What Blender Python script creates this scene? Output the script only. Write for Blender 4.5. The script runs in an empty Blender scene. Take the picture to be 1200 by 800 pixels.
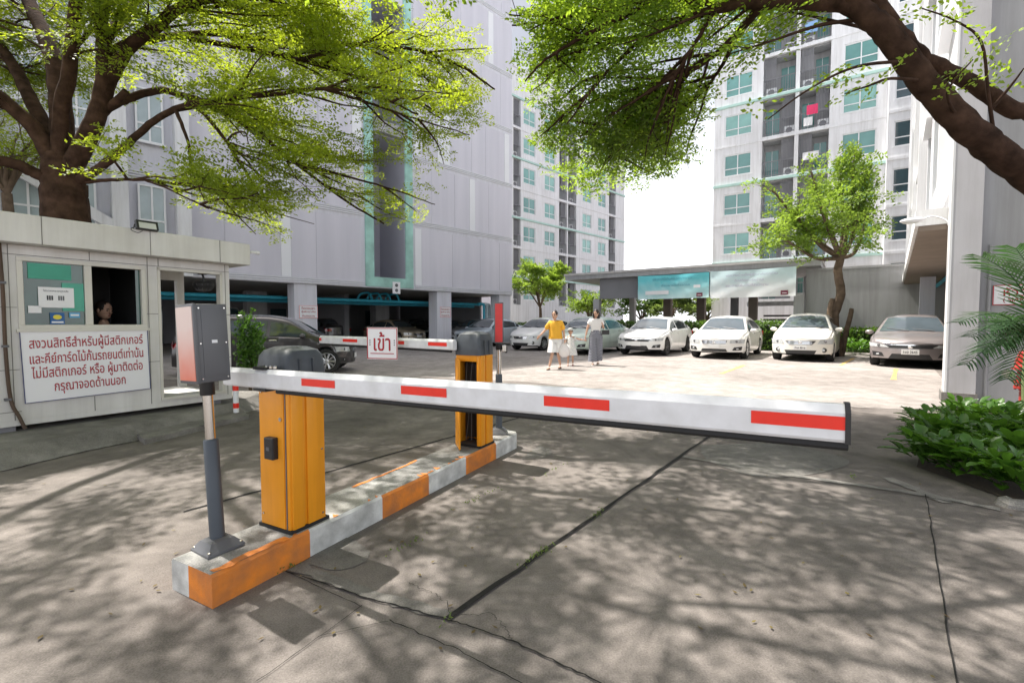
import bpy, bmesh, math, random
import numpy as np
from mathutils import Vector, Matrix
from bpy_extras import mesh_utils

S = bpy.context.scene
COL = S.collection
R = math.radians
# ------------------------------------------------------------------ camera
F, H, HOR = 540.0, 1.3, 377.0
PITCH = math.atan((400 - HOR) / F)
cd = bpy.data.cameras.new('camera')
cam = bpy.data.objects.new('camera', cd)
COL.objects.link(cam)
cam.location = (0, 0, H)
cam.rotation_euler = (math.pi / 2 - PITCH, 0, 0)
cd.sensor_width = 36
cd.lens = F / 1200 * 36
cd.clip_start = 0.05
cd.clip_end = 2000
S.camera = cam
# ------------------------------------------------------------------ light
SUN_EL = 62
SV = Vector((-0.86 * math.cos(R(SUN_EL)), 0.51 * math.cos(R(SUN_EL)), math.sin(R(SUN_EL)))).normalized()
S.world = bpy.data.worlds.new('World')
S.world.use_nodes = True
wn = S.world.node_tree
sky = wn.nodes.new('ShaderNodeTexSky')
sky.sky_type = 'NISHITA'
sky.sun_disc = False
sky.sun_elevation = R(SUN_EL)
sky.sun_rotation = math.atan2(SV.x, SV.y)
sky.air_density = 1.0
sky.dust_density = 6.0
sky.ozone_density = 0.6
hs_ = wn.nodes.new('ShaderNodeHueSaturation'); hs_.inputs['Saturation'].default_value = 0.55
wn.links.new(sky.outputs[0], hs_.inputs['Color'])
# bright white haze low over the horizon
wtc = wn.nodes.new('ShaderNodeTexCoord'); wsp = wn.nodes.new('ShaderNodeSeparateXYZ'); wn.links.new(wtc.outputs['Generated'], wsp.inputs[0])
wr = wn.nodes.new('ShaderNodeValToRGB'); wr.color_ramp.elements[0].position = 0.12; wr.color_ramp.elements[0].color = (11.5, 11.7, 12.1, 1)
wr.color_ramp.elements[1].position = 0.50; wr.color_ramp.elements[1].color = (0, 0, 0, 1)
wn.links.new(wsp.outputs['Z'], wr.inputs[0])
wm = wn.nodes.new('ShaderNodeMix'); wm.data_type = 'RGBA'; wm.blend_type = 'ADD'; wm.inputs[0].default_value = 1.0
wn.links.new(hs_.outputs[0], wm.inputs[6]); wn.links.new(wr.outputs[0], wm.inputs[7])
wn.links.new(wm.outputs[2], wn.nodes['Background'].inputs[0])
wn.nodes['Background'].inputs[1].default_value = 0.085
sl = bpy.data.lights.new('sun', 'SUN')
sl.energy = 4.6
sl.angle = R(0.55)
sl.color = (1.0, 0.945, 0.87)
so = bpy.data.objects.new('sun', sl)
COL.objects.link(so)
so.rotation_euler = SV.to_track_quat('Z', 'Y').to_euler()
so.location = (-20, 12, 40)
S.view_settings.view_transform = 'Standard'
S.view_settings.look = 'None'
S.view_settings.gamma = 1
S.view_settings.exposure = 0.95
S.cycles.max_bounces = 8
S.cycles.diffuse_bounces = 4
S.cycles.transparent_max_bounces = 8
S.cycles.use_denoising = True

# ------------------------------------------------------------------ pixel -> world measuring helpers
def ray(px, py):
    cx, cy = (px - 600) / F, (400 - py) / F
    return Vector((cx, math.cos(PITCH) + cy * math.sin(PITCH), -math.sin(PITCH) + cy * math.cos(PITCH)))
def G(px, py, z=0.0):
    r = ray(px, py); t = (z - H) / r.z
    return Vector((r.x * t, r.y * t, z))
def D(px, py, d):
    r = ray(px, py); t = d / r.y
    return Vector((r.x * t, d, H + r.z * t))
def Wp(px, py, A, d):
    r = ray(px, py)
    det = r.x * (-d[1]) + d[0] * r.y
    t = (A[0] * (-d[1]) + d[0] * A[1]) / det
    s = ((r.x * t - A[0]) * d[0] + (r.y * t - A[1]) * d[1]) / (d[0] ** 2 + d[1] ** 2)
    return s, H + r.z * t

# ------------------------------------------------------------------ materials
MATS = {}
def mat(name, rgb, rough=0.6, metal=0.0, var=0.12, scale=3.0, bump=0.0, bscale=60.0, spec=0.5, coat=0.0, alpha=None, dirt=None, detail=6.0, streak=0.0):
    if name in MATS: return MATS[name]
    m = bpy.data.materials.new(name); m.use_nodes = True
    nt = m.node_tree; b = nt.nodes['Principled BSDF']
    b.inputs['Roughness'].default_value = rough
    b.inputs['Metallic'].default_value = metal
    b.inputs['Specular IOR Level'].default_value = spec
    b.inputs['Coat Weight'].default_value = coat
    b.inputs['Coat Roughness'].default_value = 0.04
    tc = nt.nodes.new('ShaderNodeTexCoord')
    n = nt.nodes.new('ShaderNodeTexNoise'); n.inputs['Scale'].default_value = scale; n.inputs['Detail'].default_value = detail
    nt.links.new(tc.outputs['Object'], n.inputs['Vector'])
    r = nt.nodes.new('ShaderNodeValToRGB')
    r.color_ramp.elements[0].position = 0.3; r.color_ramp.elements[1].position = 0.7
    c = np.array(rgb)
    d0 = dirt if dirt is not None else c * (1 - var)
    r.color_ramp.elements[0].color = (*[float(min(1, v)) for v in d0], 1)
    r.color_ramp.elements[1].color = (*[float(min(1, v)) for v in c * (1 + var * 0.6)], 1)
    nt.links.new(n.outputs[0], r.inputs[0])
    nt.links.new(r.outputs[0], b.inputs['Base Color'])
    if streak:
        mp_ = nt.nodes.new('ShaderNodeMapping'); mp_.inputs['Scale'].default_value = (2.6, 2.6, 0.16); nt.links.new(tc.outputs['Object'], mp_.inputs['Vector'])
        n3 = nt.nodes.new('ShaderNodeTexNoise'); n3.inputs['Scale'].default_value = 1.6; n3.inputs['Detail'].default_value = 8; n3.inputs['Roughness'].default_value = .7
        nt.links.new(mp_.outputs[0], n3.inputs['Vector'])
        r3 = nt.nodes.new('ShaderNodeValToRGB'); r3.color_ramp.elements[0].position = .42; r3.color_ramp.elements[1].position = .66
        r3.color_ramp.elements[0].color = (1, 1, 1, 1); r3.color_ramp.elements[1].color = (1 - streak, 1 - streak * 1.03, 1 - streak * 1.1, 1)
        nt.links.new(n3.outputs[0], r3.inputs[0])
        mm = nt.nodes.new('ShaderNodeMix'); mm.data_type = 'RGBA'; mm.blend_type = 'MULTIPLY'; mm.inputs[0].default_value = 1.0
        nt.links.new(r.outputs[0], mm.inputs[6]); nt.links.new(r3.outputs[0], mm.inputs[7]); nt.links.new(mm.outputs[2], b.inputs['Base Color'])
    if bump:
        n2 = nt.nodes.new('ShaderNodeTexNoise'); n2.inputs['Scale'].default_value = bscale; n2.inputs['Detail'].default_value = 5
        nt.links.new(tc.outputs['Object'], n2.inputs['Vector'])
        bp = nt.nodes.new('ShaderNodeBump'); bp.inputs['Strength'].default_value = bump; bp.inputs['Distance'].default_value = 0.01
        nt.links.new(n2.outputs[0], bp.inputs['Height']); nt.links.new(bp.outputs[0], b.inputs['Normal'])
    MATS[name] = m
    return m

def concrete(name, ca, cb, cc, big=0.35, bump=0.35):
    m = bpy.data.materials.new(name); m.use_nodes = True
    nt = m.node_tree; b = nt.nodes['Principled BSDF']; L = nt.links.new
    b.inputs['Roughness'].default_value = 0.88; b.inputs['Specular IOR Level'].default_value = 0.25
    tc = nt.nodes.new('ShaderNodeTexCoord')
    def noise(s, det=8, rough=0.6, dist=0.0):
        n = nt.nodes.new('ShaderNodeTexNoise'); n.inputs['Scale'].default_value = s; n.inputs['Detail'].default_value = det
        n.inputs['Roughness'].default_value = rough; n.inputs['Distortion'].default_value = dist
        L(tc.outputs['Object'], n.inputs['Vector']); return n
    n1 = noise(big, 9, 0.65, 0.6); n2 = noise(3.1, 10, 0.7); n3 = noise(140, 3, 0.6); n4 = noise(1.1, 12, 0.75, 1.2)
    r1 = nt.nodes.new('ShaderNodeValToRGB'); r1.color_ramp.elements[0].position = 0.36; r1.color_ramp.elements[1].position = 0.64
    r1.color_ramp.elements[0].color = (*ca, 1); r1.color_ramp.elements[1].color = (*cb, 1)
    L(n1.outputs[0], r1.inputs[0])
    r2 = nt.nodes.new('ShaderNodeValToRGB'); r2.color_ramp.elements[0].position = 0.4; r2.color_ramp.elements[1].position = 0.68
    r2.color_ramp.elements[0].color = (1, 1, 1, 1); r2.color_ramp.elements[1].color = (*cc, 1)
    L(n4.outputs[0], r2.inputs[0])
    m1 = nt.nodes.new('ShaderNodeMix'); m1.data_type = 'RGBA'; m1.blend_type = 'MULTIPLY'; m1.inputs[0].default_value = 0.8
    L(r1.outputs[0], m1.inputs[6]); L(r2.outputs[0], m1.inputs[7])
    r3 = nt.nodes.new('ShaderNodeValToRGB'); r3.color_ramp.elements[0].position = 0.40; r3.color_ramp.elements[1].position = 0.60
    r3.color_ramp.elements[0].color = (0.66, 0.66, 0.66, 1); r3.color_ramp.elements[1].color = (1.15, 1.15, 1.15, 1)
    mx = nt.nodes.new('ShaderNodeMath'); mx.operation = 'MULTIPLY_ADD'; mx.inputs[1].default_value = 0.5; 
    L(n3.outputs[0], mx.inputs[0]); 
    hm = nt.nodes.new('ShaderNodeMath'); hm.operation = 'MULTIPLY'; hm.inputs[1].default_value = 0.5
    L(n2.outputs[0], hm.inputs[0]); L(hm.outputs[0], mx.inputs[2])
    L(mx.outputs[0], r3.inputs[0])
    m2 = nt.nodes.new('ShaderNodeMix'); m2.data_type = 'RGBA'; m2.blend_type = 'MULTIPLY'; m2.inputs[0].default_value = 1.0
    L(m1.outputs[2], m2.inputs[6]); L(r3.outputs[0], m2.inputs[7])
    L(m2.outputs[2], b.inputs['Base Color'])
    bp = nt.nodes.new('ShaderNodeBump'); bp.inputs['Strength'].default_value = bump; bp.inputs['Distance'].default_value = 0.006
    L(mx.outputs[0], bp.inputs['Height']); L(bp.outputs[0], b.inputs['Normal'])
    MATS[name] = m
    return m

def leafmat(name, dark, light, trans, tw=0.5, rough=0.5, spec=0.4):
    m = bpy.data.materials.new(name); m.use_nodes = True
    nt = m.node_tree; b = nt.nodes['Principled BSDF']; L = nt.links.new
    g = nt.nodes.new('ShaderNodeNewGeometry')
    tco = nt.nodes.new('ShaderNodeTexCoord'); nzl = nt.nodes.new('ShaderNodeTexNoise'); nzl.inputs['Scale'].default_value = 1.3; nzl.inputs['Detail'].default_value = 4
    L(tco.outputs['Object'], nzl.inputs['Vector'])
    f1 = nt.nodes.new('ShaderNodeMath'); f1.operation = 'MULTIPLY_ADD'; f1.inputs[1].default_value = 0.55; f1.inputs[2].default_value = -0.55; L(g.outputs['Random Per Island'], f1.inputs[0])
    f2 = nt.nodes.new('ShaderNodeMath'); f2.operation = 'MULTIPLY_ADD'; f2.inputs[1].default_value = 1.5; f2.use_clamp = True; L(nzl.outputs[0], f2.inputs[0]); L(f1.outputs[0], f2.inputs[2])
    r = nt.nodes.new('ShaderNodeValToRGB')
    r.color_ramp.elements[0].color = (*dark, 1); r.color_ramp.elements[1].color = (*light, 1)
    L(f2.outputs[0], r.inputs[0])
    L(r.outputs[0], b.inputs['Base Color'])
    b.inputs['Roughness'].default_value = rough; b.inputs['Specular IOR Level'].default_value = spec
    t = nt.nodes.new('ShaderNodeBsdfTranslucent')
    r2 = nt.nodes.new('ShaderNodeValToRGB')
    r2.color_ramp.elements[0].color = (*[v * 0.6 for v in trans], 1); r2.color_ramp.elements[1].color = (*[v * 1.25 for v in trans], 1)
    L(f2.outputs[0], r2.inputs[0]); L(r2.outputs[0], t.inputs[0])
    ms = nt.nodes.new('ShaderNodeMixShader'); ms.inputs[0].default_value = tw
    L(b.outputs[0], ms.inputs[1]); L(t.outputs[0], ms.inputs[2])
    L(ms.outputs[0], nt.nodes['Material Output'].inputs[0])
    MATS[name] = m
    return m

def glassmat(name, rgb, rough=0.03, spec=0.8):
    return mat(name, rgb, rough=rough, var=0.1, spec=spec, scale=1.0)

CONC_SHADE = concrete('ground_concrete_shaded', (0.172, 0.154, 0.143), (0.292, 0.260, 0.240), (0.55, 0.54, 0.53))  # same concrete as the plaza, toned down for the shaded foreground
PLAZA_LIT = concrete('plaza_concrete_lit', (0.30, 0.273, 0.255), (0.415, 0.38, 0.358), (0.72, 0.71, 0.70))  # same concrete again, lightened where the sun falls
KTOP = concrete('island_top', (0.27, 0.265, 0.255), (0.42, 0.415, 0.40), (0.5, 0.5, 0.5), big=2.5)
CONC2 = concrete('kerb_concrete', (0.19, 0.18, 0.17), (0.32, 0.305, 0.285), (0.6, 0.59, 0.57), big=0.8)
PATCH = concrete('patch_concrete', (0.165, 0.157, 0.148), (0.235, 0.222, 0.207), (0.7, 0.7, 0.7), big=1.5)
JOINT = mat('joint_tar', (0.012, 0.011, 0.010), 0.95, var=0.3)
WHITEP = mat('white_wall_paint', (0.78, 0.785, 0.80), 0.7, var=0.05, scale=0.5, bump=0.05, streak=0.2)
LAV = mat('lavender_wall', (0.68, 0.68, 0.745), 0.75, var=0.06, scale=0.4, streak=0.12)
LAV2 = mat('lavender_light', (0.79, 0.80, 0.83), 0.75, var=0.05, scale=0.4)
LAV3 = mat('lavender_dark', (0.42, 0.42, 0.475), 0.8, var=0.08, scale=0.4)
MINT = mat('mint_band', (0.44, 0.64, 0.58), 0.7, var=0.08)
MINT2 = mat('mint_frame', (0.36, 0.62, 0.55), 0.7, var=0.3, scale=1.5)
GREYW = mat('grey_wall', (0.40, 0.40, 0.415), 0.8, var=0.1, scale=0.6, bump=0.05, streak=0.2)
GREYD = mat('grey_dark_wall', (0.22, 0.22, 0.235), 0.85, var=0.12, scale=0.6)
DARKIN = mat('dark_interior', (0.10, 0.10, 0.10), 0.9, var=0.15)
FRAMEW = mat('window_frame_white', (0.80, 0.81, 0.82), 0.45, var=0.03)
GLT = mat('teal_glass', (0.14, 0.33, 0.31), 0.08, var=0.35, scale=0.35, spec=0.7)
GLD = mat('dark_glass', (0.03, 0.07, 0.085), 0.06, var=0.4, scale=0.4, spec=0.8)
YEL = mat('barrier_yellow', (0.86, 0.335, 0.016), 0.42, var=0.05, scale=6, coat=0.1, bump=0.02, spec=0.3, streak=0.16)
ORG = mat('kerb_orange', (0.72, 0.22, 0.02), 0.7, var=0.22, scale=9, bump=0.4, bscale=70, dirt=(0.45, 0.16, 0.05), detail=10)
WHK = mat('kerb_white', (0.66, 0.66, 0.64), 0.8, var=0.2, scale=8, bump=0.4, bscale=70, dirt=(0.36, 0.36, 0.345), detail=10)
BLKP = mat('black_plastic', (0.018, 0.018, 0.02), 0.45, var=0.2)
CAPG = mat('cap_dark_grey', (0.065, 0.075, 0.09), 0.5, var=0.25, scale=7, bump=0.05, dirt=(0.045, 0.05, 0.058))
DGREY = mat('dark_grey_metal', (0.115, 0.117, 0.127), 0.45, var=0.12)
SLEEVE = mat('slate_sleeve', (0.07, 0.085, 0.105), 0.5, var=0.2)
CHROME = mat('steel_tube', (0.62, 0.60, 0.57), 0.22, metal=1.0, var=0.1)
CHR2 = mat('chrome_trim', (0.75, 0.75, 0.76), 0.12, metal=1.0, var=0.03)
REDR = mat('red_reflective', (0.80, 0.03, 0.015), 0.3, var=0.05, scale=30)
REDD = mat('red_lens', (0.62, 0.012, 0.01), 0.28, var=0.1, scale=15)
REDF = mat('red_faded', (0.80, 0.50, 0.44), 0.4, var=0.25, scale=5, dirt=(0.76, 0.26, 0.16))
ARMW = mat('arm_white', (0.74, 0.75, 0.78), 0.36, var=0.05, scale=14, coat=0.15, dirt=(0.64, 0.645, 0.66), detail=12)
RUB = mat('rubber', (0.015, 0.015, 0.016), 0.7, var=0.2)
PANELW = mat('booth_panel', (0.69, 0.68, 0.66), 0.5, var=0.06, scale=2.2, dirt=(0.60, 0.585, 0.555), detail=9, streak=0.14)
SIGNW = mat('sign_white', (0.80, 0.80, 0.82), 0.45, var=0.02)
SIGNRED = mat('sign_red_letters', (0.42, 0.015, 0.03), 0.5, var=0.05)
NAVY = mat('sign_navy_edge', (0.05, 0.06, 0.16), 0.5)
BARK = mat('bark', (0.058, 0.034, 0.024), 0.95, var=0.55, scale=7, bump=1.0, bscale=30, spec=0.1)
BARK2 = mat('bark_grey', (0.15, 0.11, 0.08), 0.95, var=0.4, scale=5, bump=0.8, bscale=22, spec=0.1)
LEAFL = leafmat('leaf_raintree', (0.045, 0.09, 0.012), (0.16, 0.22, 0.025), (0.56, 0.68, 0.035), 0.54)
LEAFR = leafmat('leaf_raintree_dense', (0.04, 0.085, 0.015), (0.14, 0.22, 0.03), (0.50, 0.70, 0.05), 0.54)
LEAFM = leafmat('leaf_small_tree', (0.07, 0.13, 0.02), (0.18, 0.27, 0.04), (0.38, 0.55, 0.06), 0.45)
LEAFB = leafmat('leaf_far', (0.07, 0.11, 0.03), (0.15, 0.21, 0.06), (0.30, 0.42, 0.08), 0.4)
LEAFS = leafmat('leaf_shrub', (0.035, 0.10, 0.012), (0.085, 0.19, 0.022), (0.16, 0.36, 0.03), 0.3, rough=0.3, spec=0.6)
LEAFP = leafmat('leaf_palm', (0.03, 0.075, 0.03), (0.06, 0.12, 0.05), (0.10, 0.22, 0.06), 0.3, rough=0.4)
HEDGE = leafmat('leaf_hedge', (0.04, 0.09, 0.015), (0.10, 0.19, 0.03), (0.2, 0.36, 0.04), 0.35)
SKIN = mat('skin', (0.55, 0.33, 0.23), 0.55, var=0.06, scale=20)
HAIRM = mat('hair_black', (0.018, 0.012, 0.01), 0.5, var=0.3, scale=40)
PIPE = mat('cyan_pipe', (0.03, 0.33, 0.46), 0.45, var=0.1)
YLINE = mat('yellow_road_paint', (0.66, 0.40, 0.06), 0.8, var=0.3, scale=12, dirt=(0.45, 0.35, 0.22))

# ------------------------------------------------------------------ mesh helpers
class MB:
    def __init__(s):
        s.bm = bmesh.new(); s.mats = []
    def mi(s, m):
        if m not in s.mats: s.mats.append(m)
        return s.mats.index(m)
    def face(s, pts, m):
        try:
            f = s.bm.faces.new([s.bm.verts.new(p) for p in pts]); f.material_index = s.mi(m); return f
        except ValueError: return None
    def box(s, c, d, m, rz=0.0, bev=0.0, M=None, seg=2):
        k = s.mi(m)
        T = Matrix.Translation(c) @ (M if M is not None else Matrix.Rotation(rz, 4, 'Z')) @ Matrix.Diagonal((d[0], d[1], d[2], 1))
        r = bmesh.ops.create_cube(s.bm, size=1.0, matrix=T)
        vs = r['verts']; fs = set(f for v in vs for f in v.link_faces)
        for f in fs: f.material_index = k
        if bev > 0:
            es = list(set(e for v in vs for e in v.link_edges))
            rr = bmesh.ops.bevel(s.bm, geom=es, offset=bev, segments=seg, affect='EDGES', profile=0.5)
            for f in rr['faces']: f.material_index = k
    def bx(s, x0, x1, y0, y1, z0, z1, m, bev=0.0):
        s.box(((x0 + x1) / 2, (y0 + y1) / 2, (z0 + z1) / 2), (abs(x1 - x0), abs(y1 - y0), abs(z1 - z0)), m, bev=bev)
    def grid(s, P, m, closed=False):
        k = s.mi(m)
        V = [[s.bm.verts.new(p) for p in row] for row in P]
        for i in range(len(V) - 1):
            n = len(V[i])
            for j in range(n if closed else n - 1):
                a, b, c, d = V[i][j], V[i][(j + 1) % n], V[i + 1][(j + 1) % n], V[i + 1][j]
                try:
                    f = s.bm.faces.new((a, b, c, d)); f.material_index = k
                except ValueError: pass
        return V
    def tube(s, pts, rad, m, n=8, cap=True):
        pts = [Vector(p) for p in pts]
        if not hasattr(rad, '__len__'): rad = [rad] * len(pts)
        rows = []; prev = None
        for i, p in enumerate(pts):
            t = (pts[min(i + 1, len(pts) - 1)] - pts[max(i - 1, 0)]).normalized()
            if prev is None:
                a = t.orthogonal().normalized()
            else:
                a = (prev - t * prev.dot(t)); a = a.normalized() if a.length > 1e-6 else t.orthogonal().normalized()
            prev = a; b = t.cross(a)
            rows.append([p + (a * math.cos(2 * math.pi * q / n) + b * math.sin(2 * math.pi * q / n)) * rad[i] for q in range(n)])
        V = s.grid(rows, m, closed=True)
        if cap:
            for row in (V[0][::-1], V[-1]):
                try:
                    f = s.bm.faces.new(row); f.material_index = s.mi(m)
                except ValueError: pass
    def lathe(s, prof, c, m, n=20, axis='Z', sx=1, sy=1):
        rows = []
        for r, h in prof:
            row = []
            for q in range(n):
                a = 2 * math.pi * q / n
                u, v = r * math.cos(a) * sx, r * math.sin(a) * sy
                p = (u, v, h) if axis == 'Z' else ((u, h, v) if axis == 'Y' else (h, u, v))
                row.append(Vector(c) + Vector(p))
            rows.append(row)
        V = s.grid(rows, m, closed=True)
        for row in (V[0][::-1], V[-1]):
            try:
                f = s.bm.faces.new(row); f.material_index = s.mi(m)
            except ValueError: pass
    def ball(s, c, r, m, M=None, seg=12):
        if not hasattr(r, '__len__'): r = (r, r, r)
        T = Matrix.Translation(c) @ (M if M is not None else Matrix()) @ Matrix.Diagonal((*r, 1))
        q = bmesh.ops.create_uvsphere(s.bm, u_segments=seg, v_segments=max(6, seg // 2 + 2), radius=1, matrix=T)
        k = s.mi(m)
        for f in set(f for v in q['verts'] for f in v.link_faces): f.material_index = k
    def prism(s, poly, h0, h1, m, axis='Z'):
        k = s.mi(m)
        def mk(p, h): return (p[0], p[1], h) if axis == 'Z' else ((p[0], h, p[1]) if axis == 'Y' else (h, p[0], p[1]))
        a = [s.bm.verts.new(mk(p, h0)) for p in poly]; b = [s.bm.verts.new(mk(p, h1)) for p in poly]
        n = len(poly)
        for f in [a[::-1], b] + [[a[i], a[(i + 1) % n], b[(i + 1) % n], b[i]] for i in range(n)]:
            try:
                q = s.bm.faces.new(f); q.material_index = k
            except ValueError: pass
    def addmesh(s, me, m, M=None):
        k = s.mi(m); n0 = len(s.bm.verts); f0 = len(s.bm.faces)
        s.bm.from_mesh(me)
        s.bm.verts.ensure_lookup_table(); s.bm.faces.ensure_lookup_table()
        for f in s.bm.faces[f0:]: f.material_index = k
        if M is not None:
            for v in s.bm.verts[n0:]: v.co = M @ v.co
    def build(s, name, parent=None, smooth=None, normals=True):
        me = bpy.data.meshes.new(name)
        if normals: bmesh.ops.recalc_face_normals(s.bm, faces=s.bm.faces[:])
        s.bm.to_mesh(me); s.bm.free()
        for m in s.mats: me.materials.append(m)
        if smooth is not None:
            me.polygons.foreach_set('use_smooth', [True] * len(me.polygons))
            me.set_sharp_from_angle(angle=R(smooth))
        o = bpy.data.objects.new(name, me); COL.objects.link(o)
        if parent is not None: o.parent = parent
        return o

def tag(o, label=None, cat=None, group=None, kind=None):
    if label: o['label'] = label
    if cat: o['category'] = cat
    if group: o['group'] = group
    if kind: o['kind'] = kind
    return o
def thing(name, label, cat, loc=(0, 0, 0), rz=0.0, group=None):
    o = bpy.data.objects.new(name, None); COL.objects.link(o)
    o.location = loc; o.rotation_euler = (0, 0, rz); o.empty_display_size = 0.2
    return tag(o, label, cat, group)
def copy_tree(o, parent=None):
    c = o.copy(); COL.objects.link(c)
    if parent is not None: c.parent = parent
    for ch in [q for q in bpy.data.objects if q.parent == o]: copy_tree(ch, c)
    return c
def sub(o, parent, loc, name=None):
    c = bpy.data.objects.new(name or o.name.split('.')[0], o.data); COL.objects.link(c); c.parent = parent; c.location = loc
    return c

def text_mesh(body, size, align='CENTER', bev=0.03, space=1.0, off=-0.02):
    c = bpy.data.curves.new('lettering', 'FONT'); c.body = body; c.size = size; c.align_x = align; c.align_y = 'TOP_BASELINE'
    c.resolution_u = 3; c.space_line = space
    c.offset = off * size; c.bevel_depth = bev * size; c.bevel_resolution = 0
    o = bpy.data.objects.new('lettering', c); COL.objects.link(o)
    me = bpy.data.meshes.new_from_object(o.evaluated_get(bpy.context.evaluated_depsgraph_get()))
    bpy.data.objects.remove(o); bpy.data.curves.remove(c)
    return me
def text_line(body, w, em, bev=.028):
    me = text_mesh(body, 1.0, bev=bev)
    co = np.empty(len(me.vertices) * 3); me.vertices.foreach_get('co', co); co = co.reshape(-1, 3); cx = (co[:, 0].min() + co[:, 0].max()) / 2
    return me, UPR @ Matrix.Diagonal((w / (co[:, 0].max() - co[:, 0].min()), em, .005, 1)) @ Matrix.Translation((-cx, 0, 0))
UPR = Matrix.Rotation(math.pi / 2, 4, 'X')   # text lying in XY -> standing in XZ, facing -Y

def fit_text(body, w, h, **k):
    me = text_mesh(body, 1.0, **k)
    co = np.empty(len(me.vertices) * 3); me.vertices.foreach_get('co', co); co = co.reshape(-1, 3)
    mn, mx_ = co.min(0), co.max(0)
    c = (mn + mx_) / 2
    sx, sy = w / (mx_[0] - mn[0]), h / (mx_[1] - mn[1])
    return me, UPR @ Matrix.Diagonal((sx, sy, 0.05 * min(sx, sy) / 1.0, 1)) @ Matrix.Translation((-c[0], -c[1], 0))

def catmull(pts, n=6):
    P = [Vector(p) for p in pts]; out = []
    for i in range(len(P) - 1):
        p0, p1, p2, p3 = P[max(i - 1, 0)], P[i], P[i + 1], P[min(i + 2, len(P) - 1)]
        for k in range(n):
            t = k / n
            out.append(0.5 * ((2 * p1) + (p2 - p0) * t + (2 * p0 - 5 * p1 + 4 * p2 - p3) * t * t + (3 * p1 - p0 - 3 * p2 + p3) * t ** 3))
    out.append(P[-1])
    return out

# ================================================================== GROUND
g = MB(); g.face([(-400, -60, 0), (400, -60, 0), (400, 600, 0), (-400, 600, 0)], CONC_SHADE)
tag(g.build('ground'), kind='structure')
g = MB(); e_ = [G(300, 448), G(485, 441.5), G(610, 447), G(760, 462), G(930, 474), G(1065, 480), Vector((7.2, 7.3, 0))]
g.face([(v.x, v.y, .004) for v in e_] + [(26, 30, .004), (18, 60, .004), (-30, 60, .004), (-26, 14, .004), (-9, 10.6, .004)], PLAZA_LIT)  # paler sheet, sunlight put into its colour, edged along the shade line
tag(g.build('plaza_pavement_lit'), kind='structure')

rng = random.Random(5)
def strip(mb, pts, w, m, z=0.004, jit=0.0, sub_n=10):
    P = []
    for a, b in zip(pts[:-1], pts[1:]):
        a, b = Vector((a[0], a[1], 0)), Vector((b[0], b[1], 0))
        for k in range(sub_n): P.append(a.lerp(b, k / sub_n))
    P.append(Vector((pts[-1][0], pts[-1][1], 0)))
    L_, R_ = [], []
    for i, p in enumerate(P):
        t = (P[min(i + 1, len(P) - 1)] - P[max(i - 1, 0)]).normalized(); nrm = Vector((-t.y, t.x, 0))
        q = p + nrm * rng.uniform(-jit, jit); ww = w * rng.uniform(0.65, 1.25) / 2
        L_.append((*(q + nrm * ww).xy, z)); R_.append((*(q - nrm * ww).xy, z))
    mb.grid([L_, R_], m)
j = MB()
gp = lambda *l: [G(*q) for q in l]
strip(j, gp((525, 726), (830, 512)) + [Vector((3.0, 6.15, 0))], 0.026, JOINT, z=.0092, jit=0.006, sub_n=24)
strip(j, [Vector((-2.25, 3.1, 0))] + gp((377, 555), (610, 489)) + [Vector((1.2, 7.65, 0))], 0.028, JOINT, jit=0.004, sub_n=20)
strip(j, gp((335, 670), (430, 702), (525, 727), (600, 752), (700, 800)) + [Vector((0.9, 1.2, 0))], 0.008, JOINT, z=0.008, jit=0.005, sub_n=14)
strip(j, gp((1085, 580), (1095, 640), (1120, 800)) + [Vector((1.1, 1.0, 0))], 0.007, JOINT, z=0.008, jit=0.004)
strip(j, gp((798, 537), (920, 559), (1091, 584), (1172, 600)), 0.007, JOINT, z=0.008, jit=0.008)
strip(j, gp((456, 728), (530, 760), (610, 800)) + [Vector((0.35, 1.25, 0))], 0.005, JOINT, z=.0086, jit=0.006)
strip(j, gp((300, 800), (425, 710)), 0.004, JOINT, z=.0062, jit=0.004)
strip(j, gp((335, 670), (425, 712)), 0.004, JOINT, z=.0066, jit=0.004)
strip(j, gp((372, 747), (455, 729)), 0.003, JOINT, z=.0074, jit=0.004)
strip(j, gp((478, 684), (500, 692), (522, 705), (530, 724)), 0.003, JOINT, z=.0070, jit=0.010)
strip(j, gp((540, 722), (575, 720), (590, 735), (600, 751)), 0.003, JOINT, z=.0071, jit=0.010)
strip(j, [Vector((-4.75, 3.2, 0)), G(0, 553), Vector((-4.29, 4.55, 0)), G(165, 516), Vector((-3.84, 5.9, 0)), G(290, 484)], .022, JOINT, z=.0058, jit=.012, sub_n=16)
tag(j.build('pavement_joint'), kind='structure')
p_ = MB()
def blob(mb, pts, m, z=0.004):
    q = catmull([Vector((*p.xy, z)) for p in pts] + [Vector((*pts[0].xy, z))], 5)[:-1]
    mb.face([(v.x + rng.uniform(-.006, .006), v.y + rng.uniform(-.006, .006), z) for v in q], m)
blob(p_, gp((355, 660), (400, 630), (432, 645), (425, 660), (395, 668)), PATCH)
strip(p_, gp((345, 664), (430, 695), (527, 723)), 0.075, PATCH, z=.0055, jit=0.006)
blob(p_, gp((612, 538), (630, 523), (647, 528), (640, 536)), PATCH)
blob(p_, gp((820, 522), (905, 520), (985, 535), (985, 548), (900, 560), (830, 540)), PATCH)
strip(p_, gp((800, 535), (920, 556), (1091, 581), (1172, 597)), 0.07, CONC2, z=.0055, jit=0.008)
strip(p_, gp((1040, 560), (1088, 580), (1110, 590)), 0.10, CONC2, z=.0068, jit=0.01)
tag(p_.build('pavement_patch'), kind='structure')
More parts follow.
